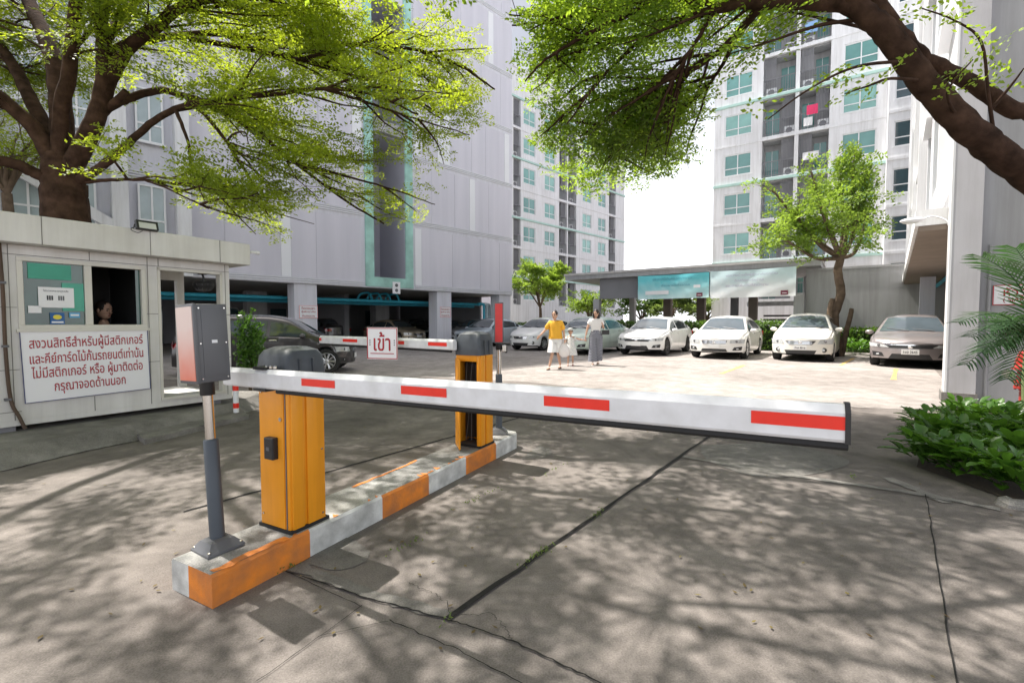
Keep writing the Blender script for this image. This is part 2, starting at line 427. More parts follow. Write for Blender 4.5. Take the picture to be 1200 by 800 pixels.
# yellow bay lines on the plaza
yl = MB()
for a, b in (((845, 438), (872, 428)), ((985, 428), (1000, 420)), ((1047, 445), (1050, 432))):
    A_, B_ = G(*a), G(*b)
    strip(yl, [A_, B_], 0.11, YLINE, z=.008, sub_n=6)
tag(yl.build('road_marking'), kind='structure')

# walkway slab under the booth with its sloped kerb
k_ = MB()
edge = [Vector((-5.6, 1.6, 0)), Vector((-4.75, 3.2, 0)), G(0, 553), Vector((-4.30, 4.55, 0)), G(165, 515), Vector((-3.85, 5.9, 0)), G(290, 483), Vector((-3.9, 7.6, 0))]
inner = [e + Vector((-0.17 - 0.03 * rng.random(), 0.06, 0.15)) for e in edge]
far = [Vector((-12, 1.6, 0.15)), Vector((-12, 3.2, 0.15)), Vector((-12, 4, 0.15)), Vector((-12, 4.6, 0.15)), Vector((-12, 5, 0.15)), Vector((-12, 5.9, 0.15)), Vector((-12, 6.5, 0.15)), Vector((-12, 7.6, 0.15))]
k_.grid([edge, inner, far], CONC2)
tag(k_.build('walkway_kerb'), kind='structure')
k_ = MB()
k_.prism([(v.x, v.y) for v in (G(142, 497, .05), G(170, 519, .02), G(292, 489, .02), G(268, 474, .05))], -0.03, 0.06, CONC2)
for (a, b) in ((190, 497), (205, 503), (222, 494), (238, 498), (250, 488), (262, 492)):
    c = G(a, b, .064); k_.face([c + Vector((math.cos(t) * .05, math.sin(t) * .03, 0)) for t in np.linspace(0, 6.28, 9)[:-1]], PATCH)
tag(k_.build('drain_cover'), 'square concrete drain cover sloping off the walkway before the guard booth', 'drain cover')

# traffic island
IO = Vector((-1.358, 2.036, 0)); IU = Vector((0.466, 0.885, 0)).normalized(); IA = math.atan2(IU.y, IU.x)
isl = thing('traffic_island', 'low concrete island with orange and white painted blocks under both barriers', 'traffic island', IO, IA)
mb = MB(); LW, LL = 0.335, 3.02
cuts = [(0, .52, ORG), (.52, 1.08, WHK), (1.08, 1.57, ORG), (1.57, 2.075, WHK), (2.075, 2.59, ORG), (2.59, LL, WHK)]
for a, b, m in cuts:
    mb.grid([[(a, 0, -.02), (b, 0, -.02)], [(a, 0, .14), (b, 0, .14)], [(a, .012, .155), (b, .012, .155)]], m)
    mb.grid([[(a, .012, .155), (b, .012, .155)], [(a, LW - .012, .155), (b, LW - .012, .155)]], KTOP)
    mb.grid([[(a, LW - .012, .155), (b, LW - .012, .155)], [(a, LW, .14), (b, LW, .14)], [(a, LW, -.02), (b, LW, -.02)]], m)
# near end: orange on the right half, white on the left
mb.grid([[(0, 0, -.02), (0, .19, -.02)], [(0, 0, .14), (0, .19, .14)], [(0, .012, .155), (0, .19, .155)]], ORG)
mb.grid([[(0, .19, -.02), (0, LW, -.02)], [(0, .19, .14), (0, LW, .14)], [(0, .19, .155), (0, LW - .012, .155)]], WHK)
pe = [(LL, 0), (LL + .07, .05), (LL + .10, LW / 2), (LL + .07, LW - .05), (LL, LW)]
mb.prism(pe, -.02, .15, WHK)
for k in range(14):
    x = rng.uniform(.3, 2.1); mb.face([(x, .012, .1565), (x + .02 + .05 * rng.random(), .012, .1565), (x + .03, .05 * rng.random() + .03, .1565)], ORG)
strip(mb, [(1.1, LW - .04), (1.8, LW - .035)], .028, ORG, z=.1575, jit=.01)
strip(mb, [(0.02, .03), (.40, .03)], .05, ORG, z=.1575, jit=.008)
mb.build('kerb_block', isl)

def ivec(u, v, z=0.155):
    q = IO + IU * u + Vector((-IU.y, IU.x, 0)) * v; return Vector((q.x, q.y, z))

# ================================================================== BARRIERS
def barrier(label, u, v, arm_pts, stripes, closed=True, cap_h=.165):
    t = thing('barrier_gate', label, 'barrier gate', ivec(u, v), IA, 'barrier gates on the traffic island')
    # local: x along island (away), y across to the left.  cabinet 0.24 x 0.25, top at .89
    X, Y, Z = 0.235, 0.25, 0.845
    c = MB()
    if closed:
        c.bx(0, X, 0, Y, 0, Z, YEL, bev=.012)
        c.bx(.012, .085, -.012, .006, .0, Z, YEL, bev=.006)       # raised ribs on the side faces
        c.bx(.105, X - .012, -.012, .006, .0, Z, YEL, bev=.006)
        c.bx(-.006, .002, .035, Y - .012, .02, Z, YEL, bev=.003)  # front door leaf
        c.bx(-.004, .004, .020, .026, .0, Z, DGREY)
        c.lathe([(.011, -.012), (.011, -.006), (.004, -.005)][::-1], (0, .055, .62), CHROME, 12, axis='X')
        for zz in (.08, .76): c.lathe([(.007, -.011), (.007, -.006)], (0, .215, zz), CHROME, 8, axis='X')
        for zz in (.05, .42, .80): c.lathe([(.006, -.016), (.006, -.011)], (.20, 0, zz), CHROME, 8, axis='Y')
    else:
        c.bx(0.02, X, 0, .012, 0, Z, YEL); c.bx(0.02, X, Y - .012, Y, 0, Z, YEL); c.bx(X - .012, X, .012, Y - .012, 0, Z, YEL)
        c.bx(0, .02, 0, .03, 0, Z, YEL, bev=.004); c.bx(0, .02, Y - .02, Y, 0, Z, YEL); c.bx(0, .02, .03, Y - .02, Z - .06, Z, YEL)
        c.bx(.01, X - .012, .012, Y - .012, 0, .02, DARKIN)
        c.bx(.012, .085, -.012, .004, .0, Z, YEL, bev=.005); c.bx(.105, X - .012, -.012, .004, .0, Z, YEL, bev=.005)
        c.bx(.12, X - .013, .02, Y - .02, .06, Z - .05, BLKP)
        c.bx(.06, .12, .05, .20, .45, .76, BLKP, bev=.01)
        for q in range(5):
            c.tube(catmull([(.06, .09 + .02 * q, .8), (.03, .1 + .015 * q, .55), (.07, .12 + .01 * q, .3), (.05, .1 + .02 * q, .05)], 5), .004, [BLKP, DGREY, RUB, RUB, DARKIN][q], 5)
        dr = MB(); dr.box((-.088, Y - .075, Z / 2 - .01), (.235, .014, Z - .05), YEL, rz=math.atan2(.155, .17), bev=.003); dr.build('door', t)
    c.bx(-.008, X + .008, -.016, Y + .008, 0, .018, RUB)
    c.build('cabinet', t, 40)
    cp = MB()
    cx, cy = X / 2, Y / 2
    def ring(dx, dy, z, r):
        pts = []
        for (sx, sy, a0) in ((1, 1, 0), (-1, 1, 90), (-1, -1, 180), (1, -1, 270)):
            for a in (0, 30, 60, 90):
                pts.append((cx + sx * (dx - r) + r * math.cos(R(a0 + a)), cy + sy * (dy - r) + r * math.sin(R(a0 + a)), z))
        return pts
    rows = [ring(X / 2 + .012, Y / 2 + .014, Z - .004, .03), ring(X / 2 + .012, Y / 2 + .014, Z + .03, .03), ring(X / 2 + .004, Y / 2 + .006, Z + cap_h * .68, .035), ring(X / 2 - .012, Y / 2 - .01, Z + cap_h * .87, .04), ring(X / 2 - .05, Y / 2 - .05, Z + cap_h * .98, .035), ring(.02, .02, Z + cap_h, .01)]
    V = cp.grid(rows, CAPG, closed=True)
    f = cp.bm.faces.new(V[-1]); f.material_index = 0
    cp.bx(.06, .07, -.020, -.002, Z, Z + cap_h * .6, CAPG); cp.bx(.145, .155, -.020, -.002, Z, Z + cap_h * .6, CAPG)
    cp.build('cap', t, 35)
    if closed:
        b = MB(); b.bx(-.04, -.004, .08, .155, .40, .52, BLKP, bev=.006); b.bx(-.043, -.039, .105, .13, .45, .47, DGREY); b.build('button_box', t)
    # arm in world coordinates -> local
    Mi = (Matrix.Translation(ivec(u, v)) @ Matrix.Rotation(IA, 4, 'Z')).inverted()
    p0, p1 = Vector(arm_pts[0]), Vector(arm_pts[1])
    ax = (p1 - p0); Ln = ax.length; ax.normalize()
    nr = ax.cross(Vector((0, 0, 1))).normalized()
    if nr.y > 0: nr = -nr
    up = nr.cross(ax).normalized()
    if up.z < 0: up = -up
    def A(s, w, h): return Mi @ (p0 + ax * s + nr * w + up * h)
    hh, tk = .049, .024
    prof = [(tk, -hh + .008), (tk + .0, hh - .022), (tk - .016, hh), (-tk + .016, hh), (-tk, hh - .022), (-tk, -hh + .008), (-tk + .006, -hh), (tk - .006, -hh)]
    a = MB()
    V = a.grid([[A(0, *q) for q in prof], [A(Ln, *q) for q in prof]], ARMW, closed=True)
    for row in V: a.bm.faces.new(row).material_index = 0
    arm = a.build('arm', t)
    rb = MB()
    s0 = .45 if closed else .05
    rp = [(.010, -hh), (.015, -hh - .014), (.008, -hh - .022), (-.008, -hh - .022), (-.015, -hh - .014), (-.010, -hh)]
    V = rb.grid([[A(s0, *q) for q in rp], [A(Ln + .004, *q) for q in rp]], RUB, closed=True)
    for row in V: rb.bm.faces.new(row)
    rb.build('rubber_edge', arm)
    e = MB()
    ep = [(tk + .004, -hh - .002), (tk + .004, hh - .02), (tk - .013, hh + .004), (-tk + .013, hh + .004), (-tk - .004, hh - .02), (-tk - .004, -hh - .002)]
    V = e.grid([[A(Ln - .005, *q) for q in ep], [A(Ln + .007, *q) for q in ep]], BLKP, closed=True)
    for row in V: e.bm.faces.new(row)
    e.build('end_cap', arm)
    for s1, s2 in stripes:
        for sg in (1, -1):
            sb = MB(); w = sg * (tk + .0015)
            hb, ht = -.016, .019
            sb.grid([[A(s1, w, hb), A(s2, w, hb)], [A(s1, w, ht), A(s2, w, ht)]], REDR)
            sb.build('red_stripe', arm)
    cl = MB()
    sc_ = .33 if closed else Ln
    if closed:
        for dz in (hh + .006, -hh - .008):
            q = A(.33, -.01, dz); cl.box(q, (.10, .07, .014), BLKP, rz=math.atan2(ax.y, ax.x) - IA)
        for k in range(3):
            q = A(.36 + .035 * k, 0, hh + .012); cl.lathe([(.008, -.006), (.008, .004), (.005, .009)], q, CHROME, 8)
        cl.box(A(.36, -.05, 0), (.09, .07, .07), BLKP, rz=math.atan2(ax.y, ax.x) - IA)
    else:
        cl.box(A(.06, -.05, 0), (.09, .07, .07), BLKP, rz=math.atan2(ax.y, ax.x) - IA)
    cl.build('arm_clamp', t)
    return t, A
AP0, AP1 = Vector((-1.585, 2.556, 1.0)), Vector((0.863, 1.18, 1.040))
ad = ((AP1 - AP0).x, (AP1 - AP0).y); al = math.hypot(*ad)
st = [tuple(Wp(px, 470, AP0, (ad[0] / al, ad[1] / al))[0] for px in pr) for pr in ((359, 398), (475, 528), (641, 717), (881, 991))]
barrier('yellow barrier with intact cabinet and black button box, red striped arm across the exit lane', .435, .045, (AP0, AP1), st, True)
B0 = D(533, 404, 4.20); B1 = D(376, 397.5, 5.9)
bd = ((B1 - B0).x, (B1 - B0).y); bl = math.hypot(*bd)
st2 = [tuple(sorted(Wp(px, 403, B0, (bd[0] / bl, bd[1] / bl))[0] for px in pr)) for pr in ((504, 526), (469, 476), (404, 421), (376.5, 379))]
barrier('yellow barrier with open cabinet showing dark wiring, its arm lowered across the entry lane', 2.35, .035, (B0, B1), st2, False, .215)

# entry sign on the far arm
sg0 = D(434, 385, 5.26); 
es = thing('entry_sign', 'square white sign with red Thai lettering hanging on the far barrier arm', 'sign', D(451, 402, 4.66), R(-14))
mb = MB(); mb.box((0, -.05, 0), (.335, .008, .32), SIGNW)
for x0, x1, z0, z1 in ((-.167, .167, .147, .155), (-.167, .167, -.155, -.147), (-.167, -.159, -.147, .147), (.159, .167, -.147, .147)):
    mb.bx(x0, x1, -.057, -.0545, z0, z1, SIGNRED)
mb.build('board', es)
me, M = fit_text('เข้า', .185, .19)
mb = MB(); mb.addmesh(me, SIGNRED, Matrix.Translation((0, -.057, .02)) @ M); mb.bx(-.13, .13, -.0575, -.0545, -.105, -.097, SIGNRED)
for sx in (-.135, .135):
    for q in range(3): mb.bx(sx - .005, sx + .005, -.0565, -.0545, -.02 + q * .022, -.008 + q * .022, DGREY)
mb.build('lettering', es)

# card readers
nt = REDF.node_tree; tc_ = nt.nodes.new('ShaderNodeTexCoord'); sx_ = nt.nodes.new('ShaderNodeSeparateXYZ'); nt.links.new(tc_.outputs['Generated'], sx_.inputs[0])
nr0 = nt.nodes.new('ShaderNodeTexNoise'); nr0.inputs['Scale'].default_value = 9; nt.links.new(tc_.outputs['Object'], nr0.inputs['Vector'])
ma_ = nt.nodes.new('ShaderNodeMath'); ma_.operation = 'MULTIPLY_ADD'; ma_.inputs[1].default_value = .35; nt.links.new(nr0.outputs[0], ma_.inputs[0]); nt.links.new(sx_.outputs['Z'], ma_.inputs[2])
rr_ = nt.nodes.new('ShaderNodeValToRGB'); rr_.color_ramp.elements[0].position = .10; rr_.color_ramp.elements[0].color = (.72, .16, .09, 1); rr_.color_ramp.elements[1].position = .85; rr_.color_ramp.elements[1].color = (.76, .60, .55, 1)
nt.links.new(ma_.outputs[0], rr_.inputs[0]); nt.links.new(rr_.outputs[0], nt.nodes['Principled BSDF'].inputs['Base Color'])
def reader(label, u, v, ztop, yaw, face, wred, dep, post_top, lean=0.0):
    o = ivec(u, v)
    t = thing('card_reader', label, 'card reader', o, yaw, 'card readers on the traffic island')
    t.rotation_euler = (Matrix.Rotation(-lean, 3, 'Y') @ Matrix.Rotation(yaw, 3, 'Z')).to_euler()
    mb = MB()
    rows = []
    for (r, z) in ((.088, 0), (.088, .012), (.055, .05), (.036, .06)):
        rows.append([(sx * r, sy * r, z) for sx, sy in ((1, 1), (-1, 1), (-1, -1), (1, -1))])
    V = mb.grid(rows, DGREY, closed=True)
    mb.bm.faces.new(V[-1]).material_index = 0
    for sx in (-1, 1):
        for sy in (-1, 1): mb.lathe([(.009, .012), (.009, .024), (.004, .026)], (sx * .074, sy * .074, 0), CHROME, 8)
    mb.build('base_plate', t)
    sv = post_top * .65
    mb = MB(); mb.lathe([(.034, .055), (.034, sv), (.030, sv + .006), (.024, sv + .008)], (0, 0, 0), SLEEVE, 20); mb.build('sleeve', t, 40)
    mb = MB(); mb.lathe([(.024, sv), (.024, post_top)], (0, 0, 0), CHROME, 20); mb.build('pole', t, 40)
    mb = MB(); mb.lathe([(.030, post_top - .07), (.033, post_top - .065), (.033, post_top + .005), (.02, post_top + .01)], (0, 0, 0), BLKP, 18)
    mb.build('collar', t, 40)
    hb = ztop - o.z - post_top
    bx = MB(); bx.bx(-wred / 2, wred / 2, -dep / 2, dep / 2, post_top, post_top + hb, DGREY, bev=.006)
    bx.bx(-wred / 2 - .004, wred / 2 + .004, -dep / 2 - .005, -dep / 2 + .012, post_top - .002, post_top + hb + .002, DGREY, bev=.003)
    bx.bx(wred / 2 - .001, wred / 2 + .003, -dep / 2 + .03, dep / 2 - .02, post_top + .03, post_top + hb - .03, DGREY, bev=.001)
    bx.bx(wred / 2 + .0035, wred / 2 + .005, -.005, .02, post_top + hb * .5, post_top + hb * .54, SIGNW)
    for a in (-dep / 2 + .02, dep / 2 - .015):
        for b in (.02, hb / 2, hb - .02): bx.lathe([(.004, 0), (.004, .005)], (wred / 2, a, post_top + b), CHROME, 6, axis='X')
    box = bx.build('reader_box', t, 40)
    if lean == 0:
        cb = MB(); cb.bx(.03, .075, -.04, .02, post_top - .09, post_top - .02, CHROME, bev=.006); cb.bx(.06, .085, -.03, .0, post_top - .10, post_top - .03, BLKP, bev=.004); cb.build('clamp', t)
    fp = MB(); fp.bx(-wred / 2 + .006, wred / 2 - .006, -dep / 2 - .008, -dep / 2 - .003, post_top + .012, post_top + hb - .012, face); fp.build('reflective_face', box)
    return t
# near reader: red face turned to the left, grey side to the right
reader('grey card reader with faded pink red face on a steel post at the island tip', .165, .238, 1.385, R(-32), REDF, .17, .15, .85, R(2.3))
reader('card reader with bright red face seen edge on behind the far barrier', 2.93, .16, 1.495, R(2), REDD, .085, .10, .93)

# ================================================================== GUARD BOOTH
BO = Vector((-4.008, 6.56, 0)); BE = Vector((.5546, .8321, 0)); BA = math.atan2(BE.y, BE.x)
booth = thing('guard_booth', 'small pale panelled guard booth with flat roof and sliding window', 'guard booth', BO, BA)
# local: x along the face (0 = right corner, negative = left), -y towards the viewer, z up
zb, zt, dp = .27, 2.10, 1.55
JN = mat('panel_joint', (0.16, 0.15, 0.14), 0.9)
IN_SHADE = mat('booth_inside_shade', (0.05, 0.052, 0.052), 0.8, var=.2)  # near black, standing in for the shade inside the booth
mb = MB()
TH = .09
XL = -3.7
def wallbox(x0, x1, z0, z1): mb.bx(x0, x1, 0, TH, z0, z1, PANELW)
wallbox(XL, -2.085, zb, zt); wallbox(-2.085, -.98, zb, 1.22); wallbox(-2.085, -.98, 1.985, zt); wallbox(-.98, -.84, zb, zt)
wallbox(-.84, -.113, 1.985, zt); wallbox(-.113, 0, zb, zt)
mb.bx(-.84, -.113, 0, TH, zb, .33, PANELW)
# back and end walls, with the rear opening of the passage
mb.bx(XL, -1.02, dp - TH, dp, zb, zt, PANELW); mb.bx(-.10, 0, dp - TH, dp, zb, zt, PANELW); mb.bx(-1.02, -.10, dp - TH, dp, 1.95, zt, PANELW)
mb.bx(XL, XL + TH, TH, dp - TH, zb, zt, PANELW)
mb.bx(-.93, -.89, TH, dp - TH, zb, zt, IN_SHADE)
mb.bx(-.62, -.56, .95, 1.0, zb, zt, IN_SHADE)
mb.bx(XL + TH, -.935, dp - TH - .02, dp - TH - .003, zb, zt, IN_SHADE); mb.bx(XL + TH, -.935, TH + .01, dp - TH - .03, zt - .02, zt - .004, IN_SHADE); mb.bx(XL + TH, -.935, TH + .01, dp - TH - .03, zb + .003, zb + .012, IN_SHADE)  # dark lining, the room's shade put into its colour
mb.bx(XL, 0, 0.0, dp, zb - .06, zb - .001, PANELW)
mb.build('wall', booth)
mb = MB()
for x in (-3.2, -2.14, -.955, -.055):
    mb.bx(x - .003, x + .003, -.003, .002, zb, zt, JN)
for z, x0, x1 in ((.36, XL, -2.09), (.80, XL, -2.09), (.80, -.975, -.845), (1.40, -.975, -.845), (1.45, XL, -2.09), (2.0, XL, 0), (.80, -.11, 0), (1.4, -.11, 0)):
    mb.bx(x0, x1, -.003, .002, z - .003, z + .003, JN)
for x in (-1.5, -.84): mb.bx(x - .003, x + .003, -.003, .002, 2.003, zt, JN)
for x in (-1.5,): mb.bx(x - .003, x + .003, -.003, .002, zb, .44, JN)
mb.build('panel_seam', booth)
mb = MB(); mb.bx(XL - .2, .2, -.2, dp + .15, 2.104, 2.40, PANELW, bev=.008)
for x in (-2.8, -1.92, -.98, -.2): mb.bx(x - .003, x + .003, -.203, -.19, 2.106, 2.398, JN)
mb.build('roof', booth)
mb = MB()
for x in (-2.2, -.2, -3.5):
    for y in (.12, dp - .15): mb.bx(x - .07, x + .07, y - .07, y + .07, .10, zb - .062, GREYD)
mb.bx(XL + .1, -.1, .35, dp - .3, .12, zb - .065, DARKIN)
mb.build('foundation_block', booth)
ALU = mat('aluminium_cream', (0.60, 0.58, 0.52), 0.4, var=.05)
w = MB()
x0, x1, z0, z1, fw = -2.085, -.98, 1.222, 1.983, .045
for a in ((x0, x1, z0, z0 + fw), (x0, x1, z1 - fw, z1), (x0, x0 + fw, z0 + fw, z1 - fw), (x1 - fw, x1, z0 + fw, z1 - fw), (-1.555, -1.49, z0 + fw, z1 - fw)):
    w.bx(a[0], a[1], -.025, .06, a[2], a[3], ALU, bev=.004)
w.bx(x0 - .02, x1 + .02, -.04, .03, z0 - .03, z0 + .002, ALU)
win = w.build('window', booth)
BG = mat('booth_glass', (0.018, 0.075, 0.058), 0.05, var=.5, scale=2.5, spec=.8)
w = MB(); w.bx(-2.038, -1.557, .012, .018, z0 + fw, z1 - fw, BG); w.build('pane', win)
w = MB(); w.bx(-1.07, -1.026, .03, .036, z0 + fw, z1 - fw, BG); w.build('pane', win)
w = MB(); w.bx(-2.0, -1.66, -.002, .010, 1.76, 1.925, mat('green_blind', (.05, .33, .23), .5)); w.bx(-1.74, -1.56, -.001, .010, 1.42, 1.73, mat('green_blind2', (.08, .38, .28), .5)); w.build('blind', win)
nt_ = MB(); PAPER = mat('paper', (.78, .78, .80), .7, var=.02)
nt_.bx(-1.93, -1.645, -.006, .0, 1.455, 1.675, PAPER)
INK = mat('ink', (.05, .05, .06), .7)
nt_.addmesh(*(lambda a: (a[0], INK, Matrix.Translation((-1.79, -.007, 1.635)) @ a[1]))(fit_text('โปรดลดกระจกทุกครั้ง', .2, .03)))
for dx, m in ((-.05, INK), (.04, DGREY)):
    for q in range(3): nt_.bx(-1.79 + dx - .025 + q * .018, -1.79 + dx - .012 + q * .018, -.008, -.0062, 1.535, 1.585, m)
nt_.build('notice_paper', win)
nt_ = MB(); nt_.bx(-1.845, -1.73, -.006, 0, 1.275, 1.40, mat('blue_paper', (.02, .11, .32), .6)); nt_.ball((-1.787, -.0062, 1.352), (.036, .002, .026), mat('yellow_print', (.75, .62, .06), .6)); nt_.bx(-1.835, -1.74, -.0085, -.006, 1.288, 1.305, PAPER); nt_.build('notice_paper', win)
nt_ = MB(); nt_.bx(-1.69, -1.60, -.006, 0, 1.345, 1.405, mat('sky_paper', (.1, .36, .6), .6)); nt_.bx(-1.68, -1.61, -.0085, -.006, 1.365, 1.385, PAPER); nt_.build('notice_paper', win)
nt_ = MB(); nt_.bx(-2.01, -1.91, -.006, 0, 1.395, 1.47, PAPER); nt_.build('notice_paper', win)
# door surround
w = MB()
for a in ((-.855, -.825, .33, 1.985), (-.128, -.098, .33, 1.985)): w.bx(a[0], a[1], -.012, .1, a[2], a[3], ALU)
w.bx(-.855, -.098, -.012, .1, 1.955, 1.99, ALU); w.bx(-.855, -.098, -.03, .1, .30, .335, ALU)
w.build('door_frame', booth)
w = MB(); w.tube(catmull([(-2.2, -.02, 2.1), (-2.19, -.03, 1.6), (-2.19, -.03, 1.0), (-2.17, -.03, .5), (-2.12, -.04, .32), (-2.08, -.06, .18)], 5), .016, mat('rusty_conduit', (.10, .065, .045), .8, var=.3), 8)
for z in (1.7, 1.05, .5): w.bx(-2.215, -2.165, -.05, 0, z - .012, z + .012, DGREY)
w.build('conduit', booth)

sgn = thing('notice_sign', 'wide white board with four lines of red Thai text on the booth front', 'sign', BO, BA)
mb = MB()
q4 = [(-2.085, 1.205), (-.985, 1.215), (-.972, .468), (-2.066, .440)]
mb.prism([(a, b) for a, b in q4], -.028, -.012, SIGNW, axis='Y')
for (a, b) in zip(q4, q4[1:] + q4[:1]):
    A_, B_ = Vector((a[0], -.03, a[1])), Vector((b[0], -.03, b[1])); mb.tube([A_, B_], .005, NAVY, 4)
mb.build('board', sgn)
lines = ['สงวนสิทธิ์สำหรับผู้มีสติกเกอร์', 'และคีย์การ์ดไม้กั้นรถยนต์เท่านั้น', 'ไม่มีสติกเกอร์ หรือ ผู้มาติดต่อ', 'กรุณาจอดด้านนอก']
mb = MB()
for i, (ln, wd, cz) in enumerate(zip(lines, (.985, .985, .965, .62), (1.028, .862, .708, .552))):
    me, M = text_line(ln, wd, .145)
    mb.addmesh(me, SIGNRED, Matrix.Translation((-1.527, -.032, cz)) @ Matrix.Rotation(R(-1.0), 4, 'Y') @ M)
mb.build('lettering', sgn)

fl = thing('floodlight', 'small black floodlight on the booth roof edge', 'floodlight', BO + BE * -1.02 + Vector((BE.y, -BE.x, 0)) * .2 + Vector((0, 0, 2.40)), BA)
mb = MB(); Mx = Matrix.Rotation(R(-20), 4, 'X')
mb.box((0, -.03, .05), (.22, .05, .11), BLKP, M=Mx, bev=.006); mb.build('housing', fl)
mb = MB(); mb.box((0, -.057, .046), (.17, .006, .075), mat('lamp_glass', (.55, .56, .54), .2), M=Mx); mb.build('glass', fl)
mb = MB(); mb.tube([(-.115, -.02, .05), (-.115, .03, .0), (.115, .03, .0), (.115, -.02, .05)], .006, BLKP, 6); mb.tube(catmull([(-.1, .0, .03), (-.16, -.04, -.02), (-.1, -.06, -.05), (-.05, -.05, -.02)], 5), .004, BLKP, 5); mb.build('bracket', fl)
cm = thing('security_camera', 'tiny white bullet camera at the right end of the booth roof', 'camera', BO + BE * .2 + Vector((BE.y, -BE.x, 0)) * .15 + Vector((0, 0, 2.30)), BA)
mb = MB(); mb.lathe([(.018, 0), (.02, .01), (.02, .07), (.026, .075), (.026, .12)], (.03, 0, 0), SIGNW, 12, axis='X'); mb.build('camera_body', cm, 40)
mb = MB(); mb.tube([(0, 0, 0), (.04, 0, 0)], .012, SIGNW, 8); mb.build('bracket', cm)
cm = thing('wall_fan', 'black caged wall fan hanging at the top of the booth doorway', 'fan', BO + BE * -.27 + Vector((-BE.y, BE.x, 0)) * .14 + Vector((0, 0, 1.80)), BA)
mb = MB(); mb.lathe([(.02, .06), (.10, .055), (.13, .02), (.12, -.02), (.08, -.06), (.03, -.075)], (0, 0, 0), BLKP, 20); 
for a in range(12):
    t_ = a * math.pi / 6; mb.tube([(math.cos(t_) * .135, math.sin(t_) * .135, .02), (math.cos(t_) * .085, math.sin(t_) * .085, -.064), (0, 0, -.085)], .003, DGREY, 4)
mb.build('cage', cm, 40)
mb = MB(); mb.tube([(0, 0, .05), (0, .0, .12), (0, .03, .165)], .013, BLKP, 8); mb.box((0, .03, .165), (.09, .06, .02), BLKP); mb.build('bracket', cm)

bp_ = tag(None, None) if False else thing('marker_post', 'short white post with red bands beside the booth doorway', 'post', G(277, 488, .0) + Vector((0, 0, 0)), 0)
mb = MB(); mb.lathe([(.035, 0), (.035, .52), (.02, .53)], (0, 0, 0), SIGNW, 14); mb.build('pole', bp_, 40)
for z in (.12, .36):
    mb = MB(); mb.lathe([(.0365, z), (.0365, z + .07)], (0, 0, 0), REDR, 14); mb.build('red_band', bp_, 40)

# ================================================================== BUILDINGS
def facade_holes(mb, xs, zs, holes, depth, m, mrev, y=0.0):
    """wall sheet in the plane y (facing -y) with recessed openings; holes = list of (x0,x1,z0,z1,depth)"""
    for i in range(len(xs) - 1):
        for k in range(len(zs) - 1):
            a, b, c, d = xs[i], xs[i + 1], zs[k], zs[k + 1]
            if b - a < 1e-4 or d - c < 1e-4: continue
            if any(h[0] - 1e-4 <= a and b <= h[1] + 1e-4 and h[2] - 1e-4 <= c and d <= h[3] + 1e-4 for h in holes): continue
            mb.face([(a, y, c), (b, y, c), (b, y, d), (a, y, d)], m)
    for (a, b, c, d, dp_) in holes:
        mb.face([(a, y, c), (b, y, c), (b, y + dp_, c), (a, y + dp_, c)], mrev)
        mb.face([(a, y, d), (a, y + dp_, d), (b, y + dp_, d), (b, y, d)], mrev)
        mb.face([(a, y, c), (a, y + dp_, c), (a, y + dp_, d), (a, y, d)], mrev)
        mb.face([(b, y, c), (b, y, d), (b, y + dp_, d), (b, y + dp_, c)], mrev)
        mb.face([(a, y + dp_, c), (b, y + dp_, c), (b, y + dp_, d), (a, y + dp_, d)], mrev)

_wcache = {}
def window_parts(w, h, glass, kind=0):
    key = (round(w, 2), round(h, 2), glass.name, kind)
    if key in _wcache: return _wcache[key]
    f = MB(); t = .06
    f.bx(-w / 2, w / 2, 0, .09, 0, t, FRAMEW); f.bx(-w / 2, w / 2, 0, .09, h - t, h, FRAMEW)
    f.bx(-w / 2, -w / 2 + t, 0.001, .089, t, h - t, FRAMEW); f.bx(w / 2 - t, w / 2, 0.001, .089, t, h - t, FRAMEW)
    f.bx(-t / 2, t / 2, 0.01, .088, t, h - t, FRAMEW)
    zz = h * (.34 if kind == 0 else .36)
    f.bx(-w / 2 + t, -t / 2, .012, .087, zz - t / 2, zz + t / 2, FRAMEW); f.bx(t / 2, w / 2 - t, .012, .087, zz - t / 2, zz + t / 2, FRAMEW)
    f.bx(-w / 2 - .06, w / 2 + .06, -.09, .0, -.05, -.002, FRAMEW)
    fo = f.build('window'); p = MB()
    p.bx(-w / 2 + t, w / 2 - t, .05, .06, t, h - t, glass); po = p.build('pane')
    dm = (fo.data, po.data)
    bpy.data.objects.remove(fo); bpy.data.objects.remove(po)
    _wcache[key] = dm
    return dm
def add_window(root, x, z, w, h, glass, kind=0, y=.06):
    a, b = window_parts(w, h, glass, kind)
    o = bpy.data.objects.new('window', a); COL.objects.link(o); o.parent = root; o.location = (x, y, z)
    q = bpy.data.objects.new('pane', b); COL.objects.link(q); q.parent = o
CURT = [mat('teal_curtain_glass', (0.26, 0.50, 0.455), 0.12, var=0.3, scale=0.6, spec=0.6), GLT, mat('teal_curtain_glass_b', (0.20, 0.43, 0.40), 0.1, var=0.3, scale=0.5, spec=0.6)]
_rcache = {}
def add_railing(root, x0, x1, y, z):
    w = round(x1 - x0, 2)
    if w not in _rcache:
        r = MB(); r.bx(0, w, -.02, .02, 1.02, 1.07, GREYD); r.bx(0, w, -.02, .02, .08, .12, GREYD)
        n = int(w / .14)
        for i in range(n + 1): r.bx(i * w / n - .011, i * w / n + .011, -.011, .011, .12, 1.02, GREYD)
        o = r.build('balcony_railing'); _rcache[w] = o.data; bpy.data.objects.remove(o)
    o = bpy.data.objects.new('balcony_railing', _rcache[w]); COL.objects.link(o); o.parent = root; o.location = (x0, y, z)

